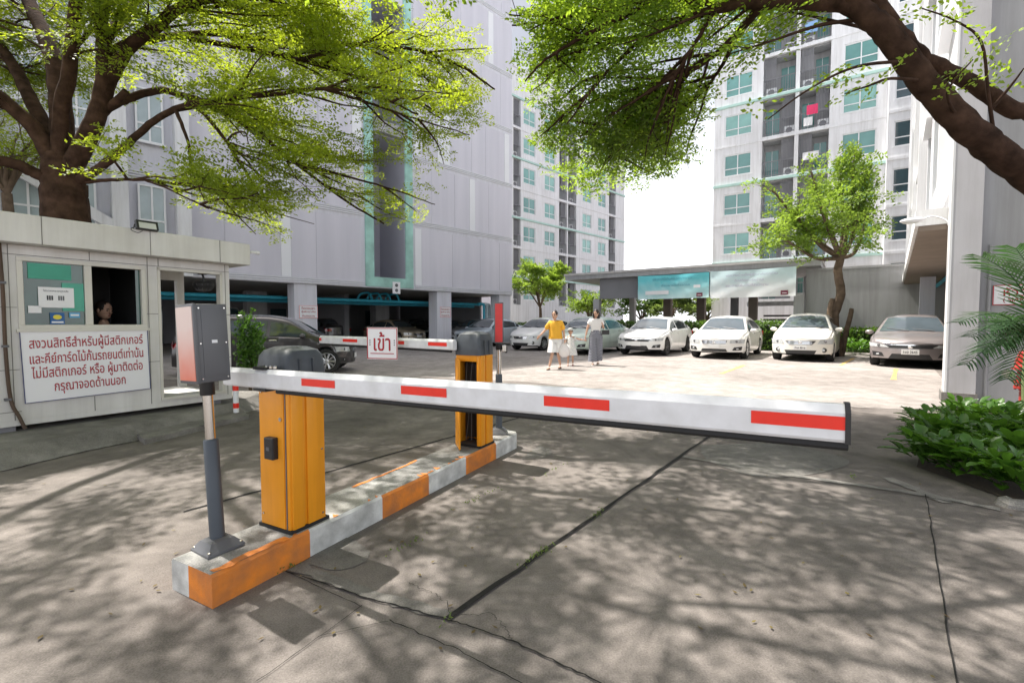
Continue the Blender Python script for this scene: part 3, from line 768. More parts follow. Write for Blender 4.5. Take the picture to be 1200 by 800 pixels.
def apartment(label, origin, d, x_lo, x_hi, top, depth, modules, z_first, n_rows, ST=2.8, groundz=5.4):
    root = thing('apartment_building', label, 'apartment building', (origin[0], origin[1], 0), math.atan2(d[1], d[0]))
    holes = []; xs = {x_lo, x_hi}; zs = {0.0, top}
    rr = random.Random(int(abs(origin[0] * 10)))
    balc = []
    for (a, b, kind) in modules:
        for r in range(n_rows):
            zc = z_first + r * ST
            if kind in ('win', 'wind'):
                h0, h1 = zc - .75, zc + .75; dp_ = .16
            elif kind == 'balc':
                h0, h1 = zc - 1.25, zc + 1.35; dp_ = 1.3
            if h1 > top - .2: continue
            holes.append((a, b, h0, h1, dp_)); xs |= {a, b}; zs |= {h0, h1}
            if kind == 'win': add_window(root, (a + b) / 2, h0, b - a, h1 - h0, rr.choice(CURT))
            elif kind == 'wind': add_window(root, (a + b) / 2, h0, b - a, h1 - h0, GLD, 1)
            else: balc.append((a, b, h0, h1))
    mb = MB()
    facade_holes(mb, sorted(xs), sorted(zs), holes, 0, WHITEP, WHITEP)
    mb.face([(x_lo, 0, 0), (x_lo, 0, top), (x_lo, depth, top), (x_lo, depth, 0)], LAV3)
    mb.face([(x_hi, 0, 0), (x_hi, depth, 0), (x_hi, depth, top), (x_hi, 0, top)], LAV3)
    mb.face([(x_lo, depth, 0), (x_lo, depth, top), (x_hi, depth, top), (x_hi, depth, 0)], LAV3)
    mb.bx(x_lo - .15, x_hi + .15, -.15, depth + .1, top + .003, top + .25, WHITEP)
    mb.build('wall', root, normals=True)
    # horizontal bands: mint every second storey, plain ledges between
    for r in range(n_rows):
        z = z_first + r * ST + 1.38
        if z > top - .3: break
        b1 = MB(); b1.bx(x_lo, x_hi, -.14 if r % 2 == 0 else -.05, -.003, z - .09, z + .07 if r % 2 == 0 else z + .02, MINT if r % 2 == 0 else WHITEP)
        b1.build('mint_band' if r % 2 == 0 else 'ledge', root)
    # balcony fittings: door, shutters, air conditioner, railing
    for (a, b, h0, h1) in balc:
        m_ = MB()
        m_.bx(a + .02, b - .02, 1.26, 1.296, h0 + .01, h1 - .01, GREYW)
        dw = (b - a) * .42; dx = a + .12 if rr.random() < .5 else b - .12 - dw
        m_.bx(dx, dx + dw, 1.22, 1.258, h0 + .05, h0 + 2.1, GLT); m_.bx(dx + dw * .48, dx + dw * .52, 1.2, 1.22, h0 + .05, h0 + 2.1, FRAMEW)
        m_.bx(a + .03, b - .03, .3, 1.2, h1 - .09, h1 - .02, GREYW)
        sx = a + .05 if dx > (a + b) / 2 else b - .75
        for q in range(9): m_.bx(sx + q * .08, sx + q * .08 + .05, .22, .26, h0 + 1.0, h1 - .1, GREYD)
        m_.build('balcony_fitting', root)
        if rr.random() < .8:
            m_ = MB(); ax_ = sx + .1; m_.bx(ax_, ax_ + .62, .45, .78, h0 + .02, h0 + .60, FRAMEW, bev=.02); m_.lathe([(.20, .44), (.20, .447)], (ax_ + .30, 0, h0 + .31), GREYD, 14, axis='Y'); m_.build('air_conditioner', root)
        add_railing(root, a + .01, b - .01, .03, h0)
    return root
TL = (1.08, 44.9); TLd = (.7071, .7071)
mods = [(-1.35, -.35, 'balc'), (.05, 1.75, 'win'), (3.15, 4.8, 'win'), (5.45, 6.75, 'balc'), (6.95, 8.4, 'balc'), (9.55, 11.2, 'win'), (12.55, 14.1, 'win'), (14.75, 16.2, 'balc')]
towerL = apartment('white apartment block with teal windows seen past the lavender car park', TL, TLd, -1.9, 18.2, 25.0, 12, mods, 4.2, 7)
TR = (16.05, 33.6); TRd = (.829, -.559)
mods = [(-.75, 1.0, 'win'), (1.66, 3.58, 'balc'), (3.82, 5.5, 'balc'), (6.2, 7.95, 'win')]
towerR = apartment('tall white apartment block with laundry balconies behind the grey wall', TR, TRd, -1.45, 8.45, 36.0, 14, mods, 4.16, 11)
# protruding end wing of the right-hand block
mb = MB(); holes = []; xs = {8.45, 13.6}; zs = {0., 36.}
for r in range(11):
    zc = 4.16 + r * 2.8
    for a, b in ((8.75, 10.35), (11.2, 12.8)):
        holes.append((a, b, zc - .75, zc + .75, .16)); xs |= {a, b}; zs |= {zc - .75, zc + .75}
        o = add_window(towerR, (a + b) / 2, zc - .75, b - a, 1.5, GLD, 1, y=-.54)
facade_holes(mb, sorted(xs), sorted(zs), holes, 0, WHITEP, WHITEP, y=-.6)
mb.face([(8.45, -.6, 0), (8.45, -.6, 36), (8.45, 0, 36), (8.45, 0, 0)], WHITEP)
mb.face([(13.6, -.6, 0), (13.6, 12, 0), (13.6, 12, 36), (13.6, -.6, 36)], WHITEP)
mb.build('wing_wall', towerR)
for r in range(11):
    mb = MB(); mb.bx(8.45, 13.6, -.68, -.603, 4.16 + r * 2.8 + 1.25, 4.16 + r * 2.8 + 1.42, WHITEP); mb.build('ledge', towerR)
# laundry hung on the balconies
def cloth(label, x, z, w, h, rgb, y=-.06):
    o = thing('laundry', label, 'laundry', towerR.matrix_basis @ Vector((x, y, z)), towerR.rotation_euler.z, 'laundry on the balconies')
    mb = MB(); rows = []
    for i in range(7):
        rows.append([((k / 8 - .5) * w, .03 * math.sin(k * 1.7 + i * .4) * (i / 6), -h * i / 6) for k in range(9)])
    top = mb.grid(rows, mat('cloth_%d' % int(sum(rgb) * 1000), rgb, .9)); mb.build('cloth', o)
towerR.rotation_euler = (0, 0, math.atan2(TRd[1], TRd[0])); towerR.location = (TR[0], TR[1], 0); bpy.context.view_layer.update()
fz = lambda px, py: Wp(px, py, TR, TRd)
for (px, py, w, h, rgb, lb) in ((952, 123, .62, .62, (.75, .06, .16), 'bright pink towel drying on a balcony railing'), (947, 138, .5, .55, (.75, .75, .76), 'white shirt drying under the pink towel'), (951, 26, .7, .7, (.25, .42, .68), 'light blue cloth drying on the top balcony'), (950, 178, .9, .5, (.7, .7, .72), 'row of white washing on the balcony above the small tree')):
    s_, z_ = fz(px, py); cloth(lb, s_, z_, w, h, rgb)
mb = None

# ---- lavender car park building
CP = (0.0, 30.0)
park = thing('car_park_building', 'lavender panelled car park block raised on square pillars over parked cars', 'car park', (CP[0], CP[1], 0), math.pi / 4)
# local x along facade to the right (0 = right corner), -y towards viewer
X0, ZB, ZT, DP = -34.0, 3.0, 23.4, 22.0
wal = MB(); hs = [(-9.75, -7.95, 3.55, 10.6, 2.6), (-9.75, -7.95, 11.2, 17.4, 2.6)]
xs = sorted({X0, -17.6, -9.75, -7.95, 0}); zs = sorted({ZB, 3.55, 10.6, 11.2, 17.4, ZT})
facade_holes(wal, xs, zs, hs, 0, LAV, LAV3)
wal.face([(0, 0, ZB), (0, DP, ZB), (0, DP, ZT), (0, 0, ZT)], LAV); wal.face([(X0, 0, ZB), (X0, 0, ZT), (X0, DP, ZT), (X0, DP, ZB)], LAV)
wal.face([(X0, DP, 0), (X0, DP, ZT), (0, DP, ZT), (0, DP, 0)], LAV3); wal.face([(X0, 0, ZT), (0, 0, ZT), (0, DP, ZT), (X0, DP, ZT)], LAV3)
wal.build('wall', park)
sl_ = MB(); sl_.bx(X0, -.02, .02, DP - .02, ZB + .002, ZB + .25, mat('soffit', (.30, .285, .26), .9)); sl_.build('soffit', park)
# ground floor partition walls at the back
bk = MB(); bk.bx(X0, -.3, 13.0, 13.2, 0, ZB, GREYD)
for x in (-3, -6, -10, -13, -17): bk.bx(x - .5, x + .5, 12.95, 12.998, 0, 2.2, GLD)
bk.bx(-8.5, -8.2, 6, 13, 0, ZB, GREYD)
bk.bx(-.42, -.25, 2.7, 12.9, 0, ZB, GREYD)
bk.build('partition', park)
# facade panels: lighter strips and floor bands, slightly proud
MESHP = bpy.data.materials.new('mesh_panel'); MESHP.use_nodes = True
nt = MESHP.node_tree; b_ = nt.nodes['Principled BSDF']; b_.inputs['Roughness'].default_value = .6
tc = nt.nodes.new('ShaderNodeTexCoord'); wv = nt.nodes.new('ShaderNodeTexWave'); wv.inputs['Scale'].default_value = 9.0; wv.bands_direction = 'X'
nz = nt.nodes.new('ShaderNodeTexNoise'); nz.inputs['Scale'].default_value = .35; nz.inputs['Detail'].default_value = 6
nt.links.new(tc.outputs['Object'], wv.inputs['Vector']); nt.links.new(tc.outputs['Object'], nz.inputs['Vector'])
mpp = nt.nodes.new('ShaderNodeMapping'); mpp.inputs['Scale'].default_value = (5, 5, .35); nt.links.new(tc.outputs['Object'], mpp.inputs['Vector']); nt.links.new(mpp.outputs[0], nz.inputs['Vector'])
rp_ = nt.nodes.new('ShaderNodeValToRGB'); rp_.color_ramp.elements[0].position = .35; rp_.color_ramp.elements[1].position = .65
rp_.color_ramp.elements[0].color = (.64, .63, .70, 1); rp_.color_ramp.elements[1].color = (.71, .695, .765, 1)
mxx = nt.nodes.new('ShaderNodeMix'); mxx.data_type = 'RGBA'; mxx.blend_type = 'MULTIPLY'; mxx.inputs[0].default_value = .16
nt.links.new(nz.outputs[0], rp_.inputs[0]); nt.links.new(rp_.outputs[0], mxx.inputs[6]); nt.links.new(wv.outputs[0], mxx.inputs[7]); nt.links.new(mxx.outputs[2], b_.inputs['Base Color'])
rp = random.Random(9)
for fl_ in range(6):
    z0 = 3.28 + fl_ * 3.42; z1 = z0 + 3.0
    for (xa, xb) in ((-7.35, -.12), (-17.3, -10.3), (-34, -24.2)):
        mp = MB(); x = xa; n = 0
        while x < xb - .3:
            wd = rp.choice((1.1, 1.6, 2.1, .42)); e = min(x + wd, xb)
            if e - x > .5: mp.bx(x, e - .012, -.022, -.003, z0, min(z1, ZT - .1), MESHP)
            else: mp.bx(x, e - .012, -.034, -.003, z0, min(z1, ZT - .1), LAV2)
            x = e; n += 1
        mp.build('facade_panel', park)
mb = MB()
for fl_ in range(7):
    z = 3.28 + fl_ * 3.42 - .22
    for dz in (0, .09, .18):
        for (xa, xb) in ((-7.35, -.01), (-34, -10.3)): mb.bx(xa, xb, -.075, -.004, z + dz - .018, z + dz + .018, LAV2)
mb.build('floor_band', park)
mb = MB()
for (xa, xb) in ((-10.2, -9.76), (-7.94, -7.5)): mb.bx(xa, xb, -.09, -.003, 3.06, ZT - .4, MINT2)
mb.bx(-9.76, -7.94, -.088, -.003, 3.06, 3.54, MINT2)
mb.build('mint_frame', park)
mb = MB(); mb.bx(-9.74, -7.96, -.4, 2.5, 10.62, 11.18, GREYW); mb.build('landing_slab', park)
PXS = (-.55, -5.35, -13.05, -20.7, -28.4)
for x in PXS:
    for yy in (.10, 7.0):
        mb = MB(); mb.bx(x - .5, x + .5, yy, yy + .8, 0, ZB, LAV if yy < 1 else GREYW); mb.build('pillar', park)
for yy in (1.6, 2.3):
    mb = MB(); mb.tube([(X0 + 1, yy, 2.42 - .12 * (yy > 2)), (-1.3, yy, 2.42 - .12 * (yy > 2))], .085, PIPE, 10); mb.build('pipe', park, 40)
for k in range(4):
    mb = MB(); x = -9.5 + k * .55
    mb.tube(catmull([(x, 2.3, 2.3), (x + .1, 2.2, 2.75), (x + .4, 1.8, 2.85), (x + .5, 1.6, 2.5)], 5), .06, PIPE, 8); mb.build('pipe', park, 40)
for k in range(3):
    mb = MB(); x = -1.55 + k * .33
    mb.tube(catmull([(x - .5, 1.0 + .1 * k, 2.42), (x - .1, 1.0 + .1 * k, 2.42), (x, 1.0 + .1 * k, 2.2), (x, 1.0 + .1 * k, 1.0)], 5), .09, mat('pale_pipe', (.45, .55, .60), .5) if k else PIPE, 10); mb.build('pipe', park, 40)
PALEG = mat('pale_glass', (.42, .50, .52), .15, var=.25, scale=.8)
# stair tower details at the left of the facade
mb = MB()
for x in (-17.6, -19.4, -22.4, -24.0): mb.bx(x - .22, x + .22, -.5, -.003, 3.0, ZT, WHITEP)
for k in range(5):
    z = 4 + k * 3.4
    M_ = Matrix.Rotation(R(-32 if k % 2 else 32), 4, 'Y'); mb.box((-20.9, -.28, z + 1.4), (4.4, .24, .34), WHITEP, M=M_)
mb.build('stair_stringer', park)
for k in range(5):
    for x in (-18.5, -20.4, -21.6): add_window(park, x, 4.3 + k * 3.4, .8, 1.9, PALEG, y=-.16)
bpy.context.view_layer.update()

def flat_sign(name, label, loc, rz, w, h, rows, edge=None, ink=SIGNRED, group=None):
    o = thing(name, label, 'sign', loc, rz, group)
    mb = MB(); mb.bx(-w / 2, w / 2, -.02, 0, -h / 2, h / 2, SIGNW)
    if edge:
        for a in ((-w / 2, w / 2, h / 2 - .012, h / 2), (-w / 2, w / 2, -h / 2, -h / 2 + .012), (-w / 2, -w / 2 + .012, -h / 2 + .012, h / 2 - .012), (w / 2 - .012, w / 2, -h / 2 + .012, h / 2 - .012)): mb.bx(a[0], a[1], -.024, -.021, a[2], a[3], edge)
    mb.build('board', o); mb = MB()
    for (txt, wd, hg, cz) in rows:
        me, M = fit_text(txt, wd, hg); mb.addmesh(me, ink, Matrix.Translation((0, -.023, cz)) @ M)
    mb.build('lettering', o)
    return o
pw = lambda x, y, z: Vector((CP[0], CP[1], 0)) + Matrix.Rotation(math.pi / 4, 3, 'Z') @ Vector((x, y, z))
rowsP = [('ที่จอดรถเฉพาะ', .6, .13, .17), ('ผู้พักอาศัย', .62, .12, 0), ('ห้ามจอดขวาง', .55, .12, -.17)]
flat_sign('parking_sign', 'white sign with red lines on the pillar above the grey car', pw(-12.95, .09, 1.75), math.pi / 4, .82, .56, rowsP, REDR)
flat_sign('parking_sign', 'white sign with red lines on the pillar beside the silver sedan', pw(-5.3, .09, 1.85), math.pi / 4, .72, .56, rowsP, REDR)
hsn = thing('height_sign', 'small white sign with two dark marks under the mint frame', 'sign', pw(-8.55, -.10, 3.05), math.pi / 4)
mb = MB(); mb.bx(-.22, .22, -.03, 0, -.3, .3, SIGNW); mb.build('board', hsn); mb = MB(); mb.lathe([(.09, -.036), (.09, -.0305)], (0, 0, .13), DGREY, 14, axis='Y'); mb.lathe([(.09, -.036), (.09, -.0305)], (0, 0, -.13), DGREY, 14, axis='Y'); mb.build('symbol', hsn)

# ---- pavilion with the banners, and the grey wall
PV = (13.1, 21.0); PVd = Vector((.809, -.588, 0)); PA = math.atan2(PVd.y, PVd.x)
pav = thing('pavilion', 'open grey pavilion with flat roof and columns behind the white cars', 'pavilion', (PV[0], PV[1], 0), PA)
XLp = -12.0
mb = MB(); mb.bx(XLp, .75, -.35, 6.0, 3.78, 4.02, GREYW); mb.bx(XLp - .05, .8, -.42, 6.05, 4.023, 4.14, mat('roof_edge', (.52, .50, .49), .7)); mb.build('roof', pav)
mb = MB(); mb.bx(-9.9, -.3, 0, .25, 2.62, 3.777, GREYD); mb.build('beam', pav)
for x, y, s, m in ((-10.1, .1, .36, GREYW), (-.05, .1, .4, GREYW), (-7.4, 4.6, .45, mat('brown_column', (.22, .18, .15), .8)), (-5.4, 4.6, .45, mat('brown_column', (.22, .18, .15), .8)), (-3.2, 2.6, .35, GREYD), (-2.3, 2.6, .4, mat('brown_column', (.22, .18, .15), .8)), (-10.1, 5.6, .36, GREYW), (-.05, 5.6, .4, GREYW)):
    mb = MB(); mb.bx(x - s / 2, x + s / 2, y - s / 2, y + s / 2, 0, 3.776 if not (abs(y - .1) < .01) else 2.617, m); mb.build('column', pav)
mb = MB(); mb.bx(-3.0, -.4, 5.2, 5.4, 2.2, 2.45, WHITEP); mb.bx(-3, -.4, 5.2, 5.4, 0, .9, GREYW)
for q in range(3): mb.tube([(-2.1, 4.9, 1.2 + q * .22), (-.4, 4.9, 1.2 + q * .22)], .05, RUB, 6)
mb.build('rail', pav)
def banner(label, x0, x1, z0, z1, kind):
    o = thing('banner', label, 'banner', Vector((PV[0], PV[1], 0)) + Matrix.Rotation(PA, 3, 'Z') @ Vector((x0, -.46, 0)), PA, 'banners on the pavilion')
    w = x1 - x0; h = z1 - z0
    m = bpy.data.materials.new('banner_cloth'); m.use_nodes = True; nt = m.node_tree; L = nt.links.new
    tc = nt.nodes.new('ShaderNodeTexCoord'); sp = nt.nodes.new('ShaderNodeSeparateXYZ'); L(tc.outputs['Generated'], sp.inputs[0])
    nn = nt.nodes.new('ShaderNodeTexNoise'); nn.inputs['Scale'].default_value = 2.0; L(tc.outputs['Generated'], nn.inputs['Vector'])
    ad_ = nt.nodes.new('ShaderNodeMath'); ad_.operation = 'MULTIPLY_ADD'; ad_.inputs[1].default_value = .5; L(nn.outputs[0], ad_.inputs[0]); L(sp.outputs['Z'], ad_.inputs[2])
    r = nt.nodes.new('ShaderNodeValToRGB'); L(ad_.outputs[0], r.inputs[0]); e = r.color_ramp.elements
    if kind == 0:
        e[0].position = .3; e[0].color = (.58, .80, .80, 1); e[1].position = 1.15; e[1].color = (.13, .56, .62, 1)
    else:
        e[0].position = .45; e[0].color = (.80, .82, .83, 1); e[1].position = 1.15; e[1].color = (.58, .74, .77, 1)
    L(r.outputs[0], nt.nodes['Principled BSDF'].inputs['Base Color']); nt.nodes['Principled BSDF'].inputs['Roughness'].default_value = .5
    mb = MB(); rows = []
    for i in range(13):
        rows.append([(w * k / 24, .025 * math.sin(k * .55 + i * .5) * math.sin(i * .3 + 1) + .012 * math.sin(k * 1.9 - i * .9), z1 - h * i / 12 - (.06 * math.sin(math.pi * k / 24) if i == 0 else 0) * .5) for k in range(25)])
    V = mb.grid(rows, m)
    mb.build('cloth', o, 60)
    ink = mat('banner_ink', (.10, .30, .40), .7) if kind == 0 else mat('banner_ink_b', (.42, .40, .52), .7)
    for (tx, wd, hh_, cx_, cz) in ((('ประกาศนิติบุคคลอาคารชุด', .55, .12, .5, .80), ('เรื่องการใช้ที่จอดรถ', .4, .10, .55, .55)) if kind == 0 else (('ขอความร่วมมือผู้พักอาศัยทุกท่าน', .6, .12, .5, .80), ('ติดสติกเกอร์หน้ารถ', .34, .10, .48, .62), ('สอบถามเพิ่มเติมที่สำนักงาน', .5, .10, .45, .44))):
        me, M = fit_text(tx, w * wd, h * hh_, bev=.02); tp = MB(); tp.addmesh(me, ink, Matrix.Translation((w * cx_, -.045, z0 + h * cz)) @ M); tp.build('lettering', o)
    if kind == 0:
        for q in ((.12, .46, .18, .34), (.80, .89, .40, .52)):
            tp = MB(); tp.bx(w * q[0], w * q[1], -.05, -.045, z0 + h * q[2], z0 + h * q[3], SIGNW); tp.build('white_panel', o)
    tp = MB(); tp.bx(w * .84, w * .92, -.05, -.045, z0 + h * .05, z0 + h * .20, mat('maroon_logo', (.18, .03, .06), .6)); tp.bx(w * .855, w * .905, -.053, -.0505, z0 + h * .10, z0 + h * .12, SIGNW)
    tp.build('emblem', o)
    for cxx in (0, w):
        for zz in (z0, z1):
            q = MB(); q.tube([(cxx, 0, zz), (cxx + (.25 if cxx else -.25), .15, zz + .1)], .006, SIGNW, 4); q.build('rope', o)
banner('teal banner hanging from the pavilion beam', -7.45, -3.82, 2.50, 3.76, 0)
banner('white banner with pale teal top hanging from the pavilion beam', -3.78, -.15, 2.46, 3.78, 1)

gw = thing('boundary_wall', 'plain grey boundary wall behind the small pruned tree', 'wall', (PV[0], PV[1], 0), PA)
mb = MB(); mb.bx(.18, 7.2, .5, .75, 0, 3.62, GREYW); mb.bx(.15, 7.2, .45, .80, 3.623, 3.72, GREYW); mb.build('wall', gw)
mb = MB(); mb.tube([(5.4, .46, 0), (5.4, .46, 3.0), (5.4, .46, 3.6)], .04, GREYD, 8); mb.build('drainpipe', gw)

# ---- near building on the right
RB = Vector((7.06, 7.45, 0)); RBd = Vector((.637, .771, 0)); RA = math.atan2(RBd.y, RBd.x)
rb_ = thing('office_building', 'white building on the right with overhanging upper floors and a grey end wall', 'building', RB, RA)
WHL = 22.0; TOPZ = 16.0
mb = MB()
mb.bx(0.14, WHL, -6.0, -.02, 2.95, TOPZ, WHITEP)
mb.build('upper_wall', rb_)
mb = MB(); mb.bx(.12, .137, -6.0, -.34, 0, TOPZ, GREYW); mb.bx(.14, .4, -6, -.34, 0, 2.947, GREYW); mb.build('end_wall', rb_)
COLP = mat('column_paint', (.50, .49, .51), .75, var=.08, scale=1.5, streak=.15)
mb = MB(); mb.bx(0, .42, -.335, .0, .0, TOPZ, COLP); mb.bx(-.004, .42, .001, .03, .0, TOPZ, WHITEP); mb.bx(-.03, .46, -.36, .06, 0, .16, CONC2); mb.build('column', rb_)
for x in (11.5, 17.0, 21.5):
    mb = MB(); mb.bx(x - .2, x + .2, -.4, 0, 0, 2.947, LAV); mb.build('column', rb_)
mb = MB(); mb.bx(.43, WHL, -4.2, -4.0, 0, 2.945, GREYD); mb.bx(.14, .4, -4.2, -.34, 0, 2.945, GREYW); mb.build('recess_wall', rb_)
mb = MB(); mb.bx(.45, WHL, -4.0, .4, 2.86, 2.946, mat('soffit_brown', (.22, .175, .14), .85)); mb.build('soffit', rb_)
for k in range(3):
    mb = MB(); mb.tube([(4, -.6 - .35 * k, 2.72), (WHL, -.6 - .35 * k, 2.72)], .06, PIPE, 8); mb.build('pipe', rb_, 40)
mb = MB(); mb.bx(.44, WHL, .0, .45, 2.95, 3.22, WHITEP); mb.build('fascia', rb_)
for fl_ in range(4):
    for k in range(9):
        x = 1.0 + k * 2.3; z = 3.6 + fl_ * 3.1
        mb = MB(); t = .14
        mb.bx(x, x + 1.7, -.018, .16, z, z + t, LAV2); mb.bx(x, x + 1.7, -.018, .26, z + 2.1, z + 2.1 + t, LAV2)
        mb.bx(x, x + t, -.018, .159, z + t, z + 2.1, LAV2); mb.bx(x + 1.7 - t, x + 1.7, -.018, .159, z + t, z + 2.1, LAV2)
        wo = mb.build('window', rb_)
        mb = MB(); mb.bx(x + t, x + 1.7 - t, -.017, .03, z + t, z + 2.1, GLD); mb.build('pane', wo)
mb = MB()
for k in range(1, 5): mb.bx(.55 + k * 4.6, .75 + k * 4.6, -.018, .32, 3.23, TOPZ, WHITEP)
mb.build('fin', rb_)
mb = MB(); mb.tube([(.10, -.45, 0), (.10, -.45, 2.3), (.10, -.45, 2.5)], .022, GREYW, 8); mb.build('conduit', rb_)
bpy.context.view_layer.update()
rw = lambda x, y, z: RB + Matrix.Rotation(RA, 3, 'Z') @ Vector((x, y, z))
RFA = RA - math.pi / 2   # facing local -x
ws, wz = Wp(1163, 346, tuple(rw(.12, 0, 0).xy), tuple((Matrix.Rotation(RA, 3, 'Z') @ Vector((0, -1, 0))).xy))
fs = thing('fire_sign', 'white sign with red Thai and Latin letters on the grey end wall', 'sign', rw(.118, -ws - .62, wz), RFA)
mb = MB(); W2 = .62
mb.bx(-W2, W2, -.02, 0, -.155, .155, SIGNW)
for a in ((-W2, W2, .143, .155), (-W2, W2, -.155, -.143), (-W2, -W2 + .012, -.143, .143), (W2 - .012, W2, -.143, .143)): mb.bx(a[0], a[1], -.024, -.021, a[2], a[3], SIGNRED)
mb.build('board', fs)
mb = MB(); me, M = fit_text('หัวรับน้ำดับเพลิง', 1.05, .145); mb.addmesh(me, SIGNRED, Matrix.Translation((.02, -.023, .052)) @ M)
me, M = fit_text('( SIAMESE CONNECTION )', 1.05, .085); mb.addmesh(me, SIGNRED, Matrix.Translation((.02, -.023, -.082)) @ M); mb.build('lettering', fs)
# red fire inlet in the planting bed
fi = thing('fire_inlet', 'red fire brigade inlet with bolted flanges standing by the grey wall', 'fire inlet', D(1203, 475, 6.0).xy.to_3d(), RFA)
REDP = mat('fire_red_paint', (.36, .022, .016), .45, var=.2, scale=12, coat=.2)
mb = MB(); mb.lathe([(.075, 0), (.075, .42), (.13, .425), (.13, .45), (.085, .452), (.085, .50), (.13, .502), (.13, .53), (.10, .535), (.12, .60), (.125, .78), (.09, .90), (.05, .93), (0.01, .935)], (0, 0, 0), REDP, 22); mb.build('body', fi, 35)
for sx in (-1, 1):
    mb = MB(); mb.tube([(sx * .05, -.04, .70), (sx * .15, -.16, .66), (sx * .19, -.22, .63)], [.06, .055, .055], REDP, 14); mb.tube([(sx * .185, -.21, .635), (sx * .21, -.245, .62)], .07, CHR2, 14); mb.build('inlet', fi, 35)
for z in (.438, .516):
    mb = MB()
    for q in range(8):
        a = q * math.pi / 4; mb.lathe([(.012, z - .03), (.012, z + .03)], (.112 * math.cos(a), .112 * math.sin(a), 0), REDP, 6)
    mb.build('bolt', fi)
# wall lamp
lp = thing('wall_lamp', 'slim white street lamp on a curved arm from the building column', 'wall lamp', rw(.2, .03, 2.75), RA)
mb = MB(); mb.tube(catmull([(0, 0, .12), (0, .05, .22), (.0, .20, .30), (.01, .32, .28)], 6), .014, SIGNW, 10); mb.build('arm', lp, 60)
mb = MB(); mb.ball((.02, .46, .275), (.07, .17, .045), SIGNW, seg=18); mb.build('lamp_head', lp, 60)
mb = MB(); mb.ball((.02, .48, .250), (.05, .12, .034), mat('lamp_glass', (.55, .56, .54), .2), seg=16); mb.build('lens', lp, 60)

# ================================================================== CARS
TYRE = mat('tyre', (.02, .02, .02), .85, var=.2)
RIMS = mat('rim_silver', (.55, .55, .56), .3, metal=.9, var=.05)
RIMB = mat('rim_black', (.03, .03, .032), .35, var=.1)
CGL = mat('car_glass', (.05, .065, .075), .04, var=.15, spec=.9, coat=.5)
CGLL = mat('windscreen_glass', (.085, .11, .13), .05, var=.25, scale=1.5, spec=.9, coat=.6)
UND = mat('underbody', (.012, .012, .012), .9)
TRIMK = mat('car_trim_black', (.025, .025, .027), .4)
HL = mat('headlamp_clear', (.55, .57, .58), .08, var=.25, scale=14, spec=.8, coat=.8)
HLD = mat('headlamp_dark', (.12, .12, .13), .1, var=.3, scale=20, spec=.8, coat=.8)
TAILR = mat('tail_lamp', (.35, .01, .012), .15, coat=.6)
PLATE = mat('plate_white', (.75, .75, .74), .5, var=.03)
def paint(name, rgb, metal=0.0): return mat(name, rgb, .28, metal=metal, var=.04, scale=2, coat=.7)
def interp(x, pts):
    xs = [p[0] for p in pts]; ys = [p[1] for p in pts]
    n = len(xs)
    if x >= xs[0]: return ys[0]
    if x <= xs[-1]: return ys[-1]
    for i in range(n - 1):
        if xs[i] >= x >= xs[i + 1]:
            def sl(k):
                if k == 0 or k == n - 1: return 0 if k else (ys[1] - ys[0]) / (xs[1] - xs[0])
                a = (ys[k] - ys[k - 1]) / (xs[k] - xs[k - 1]); b = (ys[k + 1] - ys[k]) / (xs[k + 1] - xs[k])
                return 0 if a * b <= 0 else 2 * a * b / (a + b)
            h = xs[i + 1] - xs[i]; t = (x - xs[i]) / h
            return (2 * t ** 3 - 3 * t * t + 1) * ys[i] + (t ** 3 - 2 * t * t + t) * h * sl(i) + (-2 * t ** 3 + 3 * t * t) * ys[i + 1] + (t ** 3 - t * t) * h * sl(i + 1)
_wheel = {}
def wheel_data(r, rim):
    k = (round(r, 3), rim.name)
    if k in _wheel: return _wheel[k]
    t = MB(); w = .105
    t.lathe([(r * .66, -w * .9), (r * .93, -w), (r * .985, -w * .75), (r, -w * .4), (r, w * .4), (r * .985, w * .75), (r * .93, w), (r * .66, w * .9)], (0, 0, 0), TYRE, 32, axis='Y')
    to = t.build('tyre', None, 40)
    m = MB()
    m.lathe([(r * .665, -w * .85), (r * .665, w * .95), (r * .64, w * .97), (r * .60, w * .75), (r * .60, -w * .2), (.02, -w * .2)], (0, 0, 0), rim, 32, axis='Y')
    for q in range(10):
        a = q * math.pi / 5
        for da in (-.07, .07):
            c0 = Vector((math.cos(a + da * 2) * r * .14, w * .80, math.sin(a + da * 2) * r * .14)); c1 = Vector((math.cos(a + da) * r * .62, w * .86, math.sin(a + da) * r * .62))
            m.tube([c0, c1], [.017, .013], rim, 5)
    m.lathe([(r * .19, w * .6), (r * .18, w * .92), (r * .1, w * .97), (.004, w * .97)], (0, 0, 0), rim, 16, axis='Y')
    m.lathe([(r * .56, -w * .15), (r * .56, -w * .12)], (0, 0, 0), UND, 20, axis='Y')
    ro = m.build('rim', None, 40)
    h = MB(); h.lathe([(r * .3, -w * .6), (r * .3, w * .3)], (0, 0, 0), UND, 12, axis='Y'); ho = h.build('wheel')
    d = (ho.data, to.data, ro.data)
    for o in (to, ro, ho): bpy.data.objects.remove(o)
    _wheel[k] = d
    return d

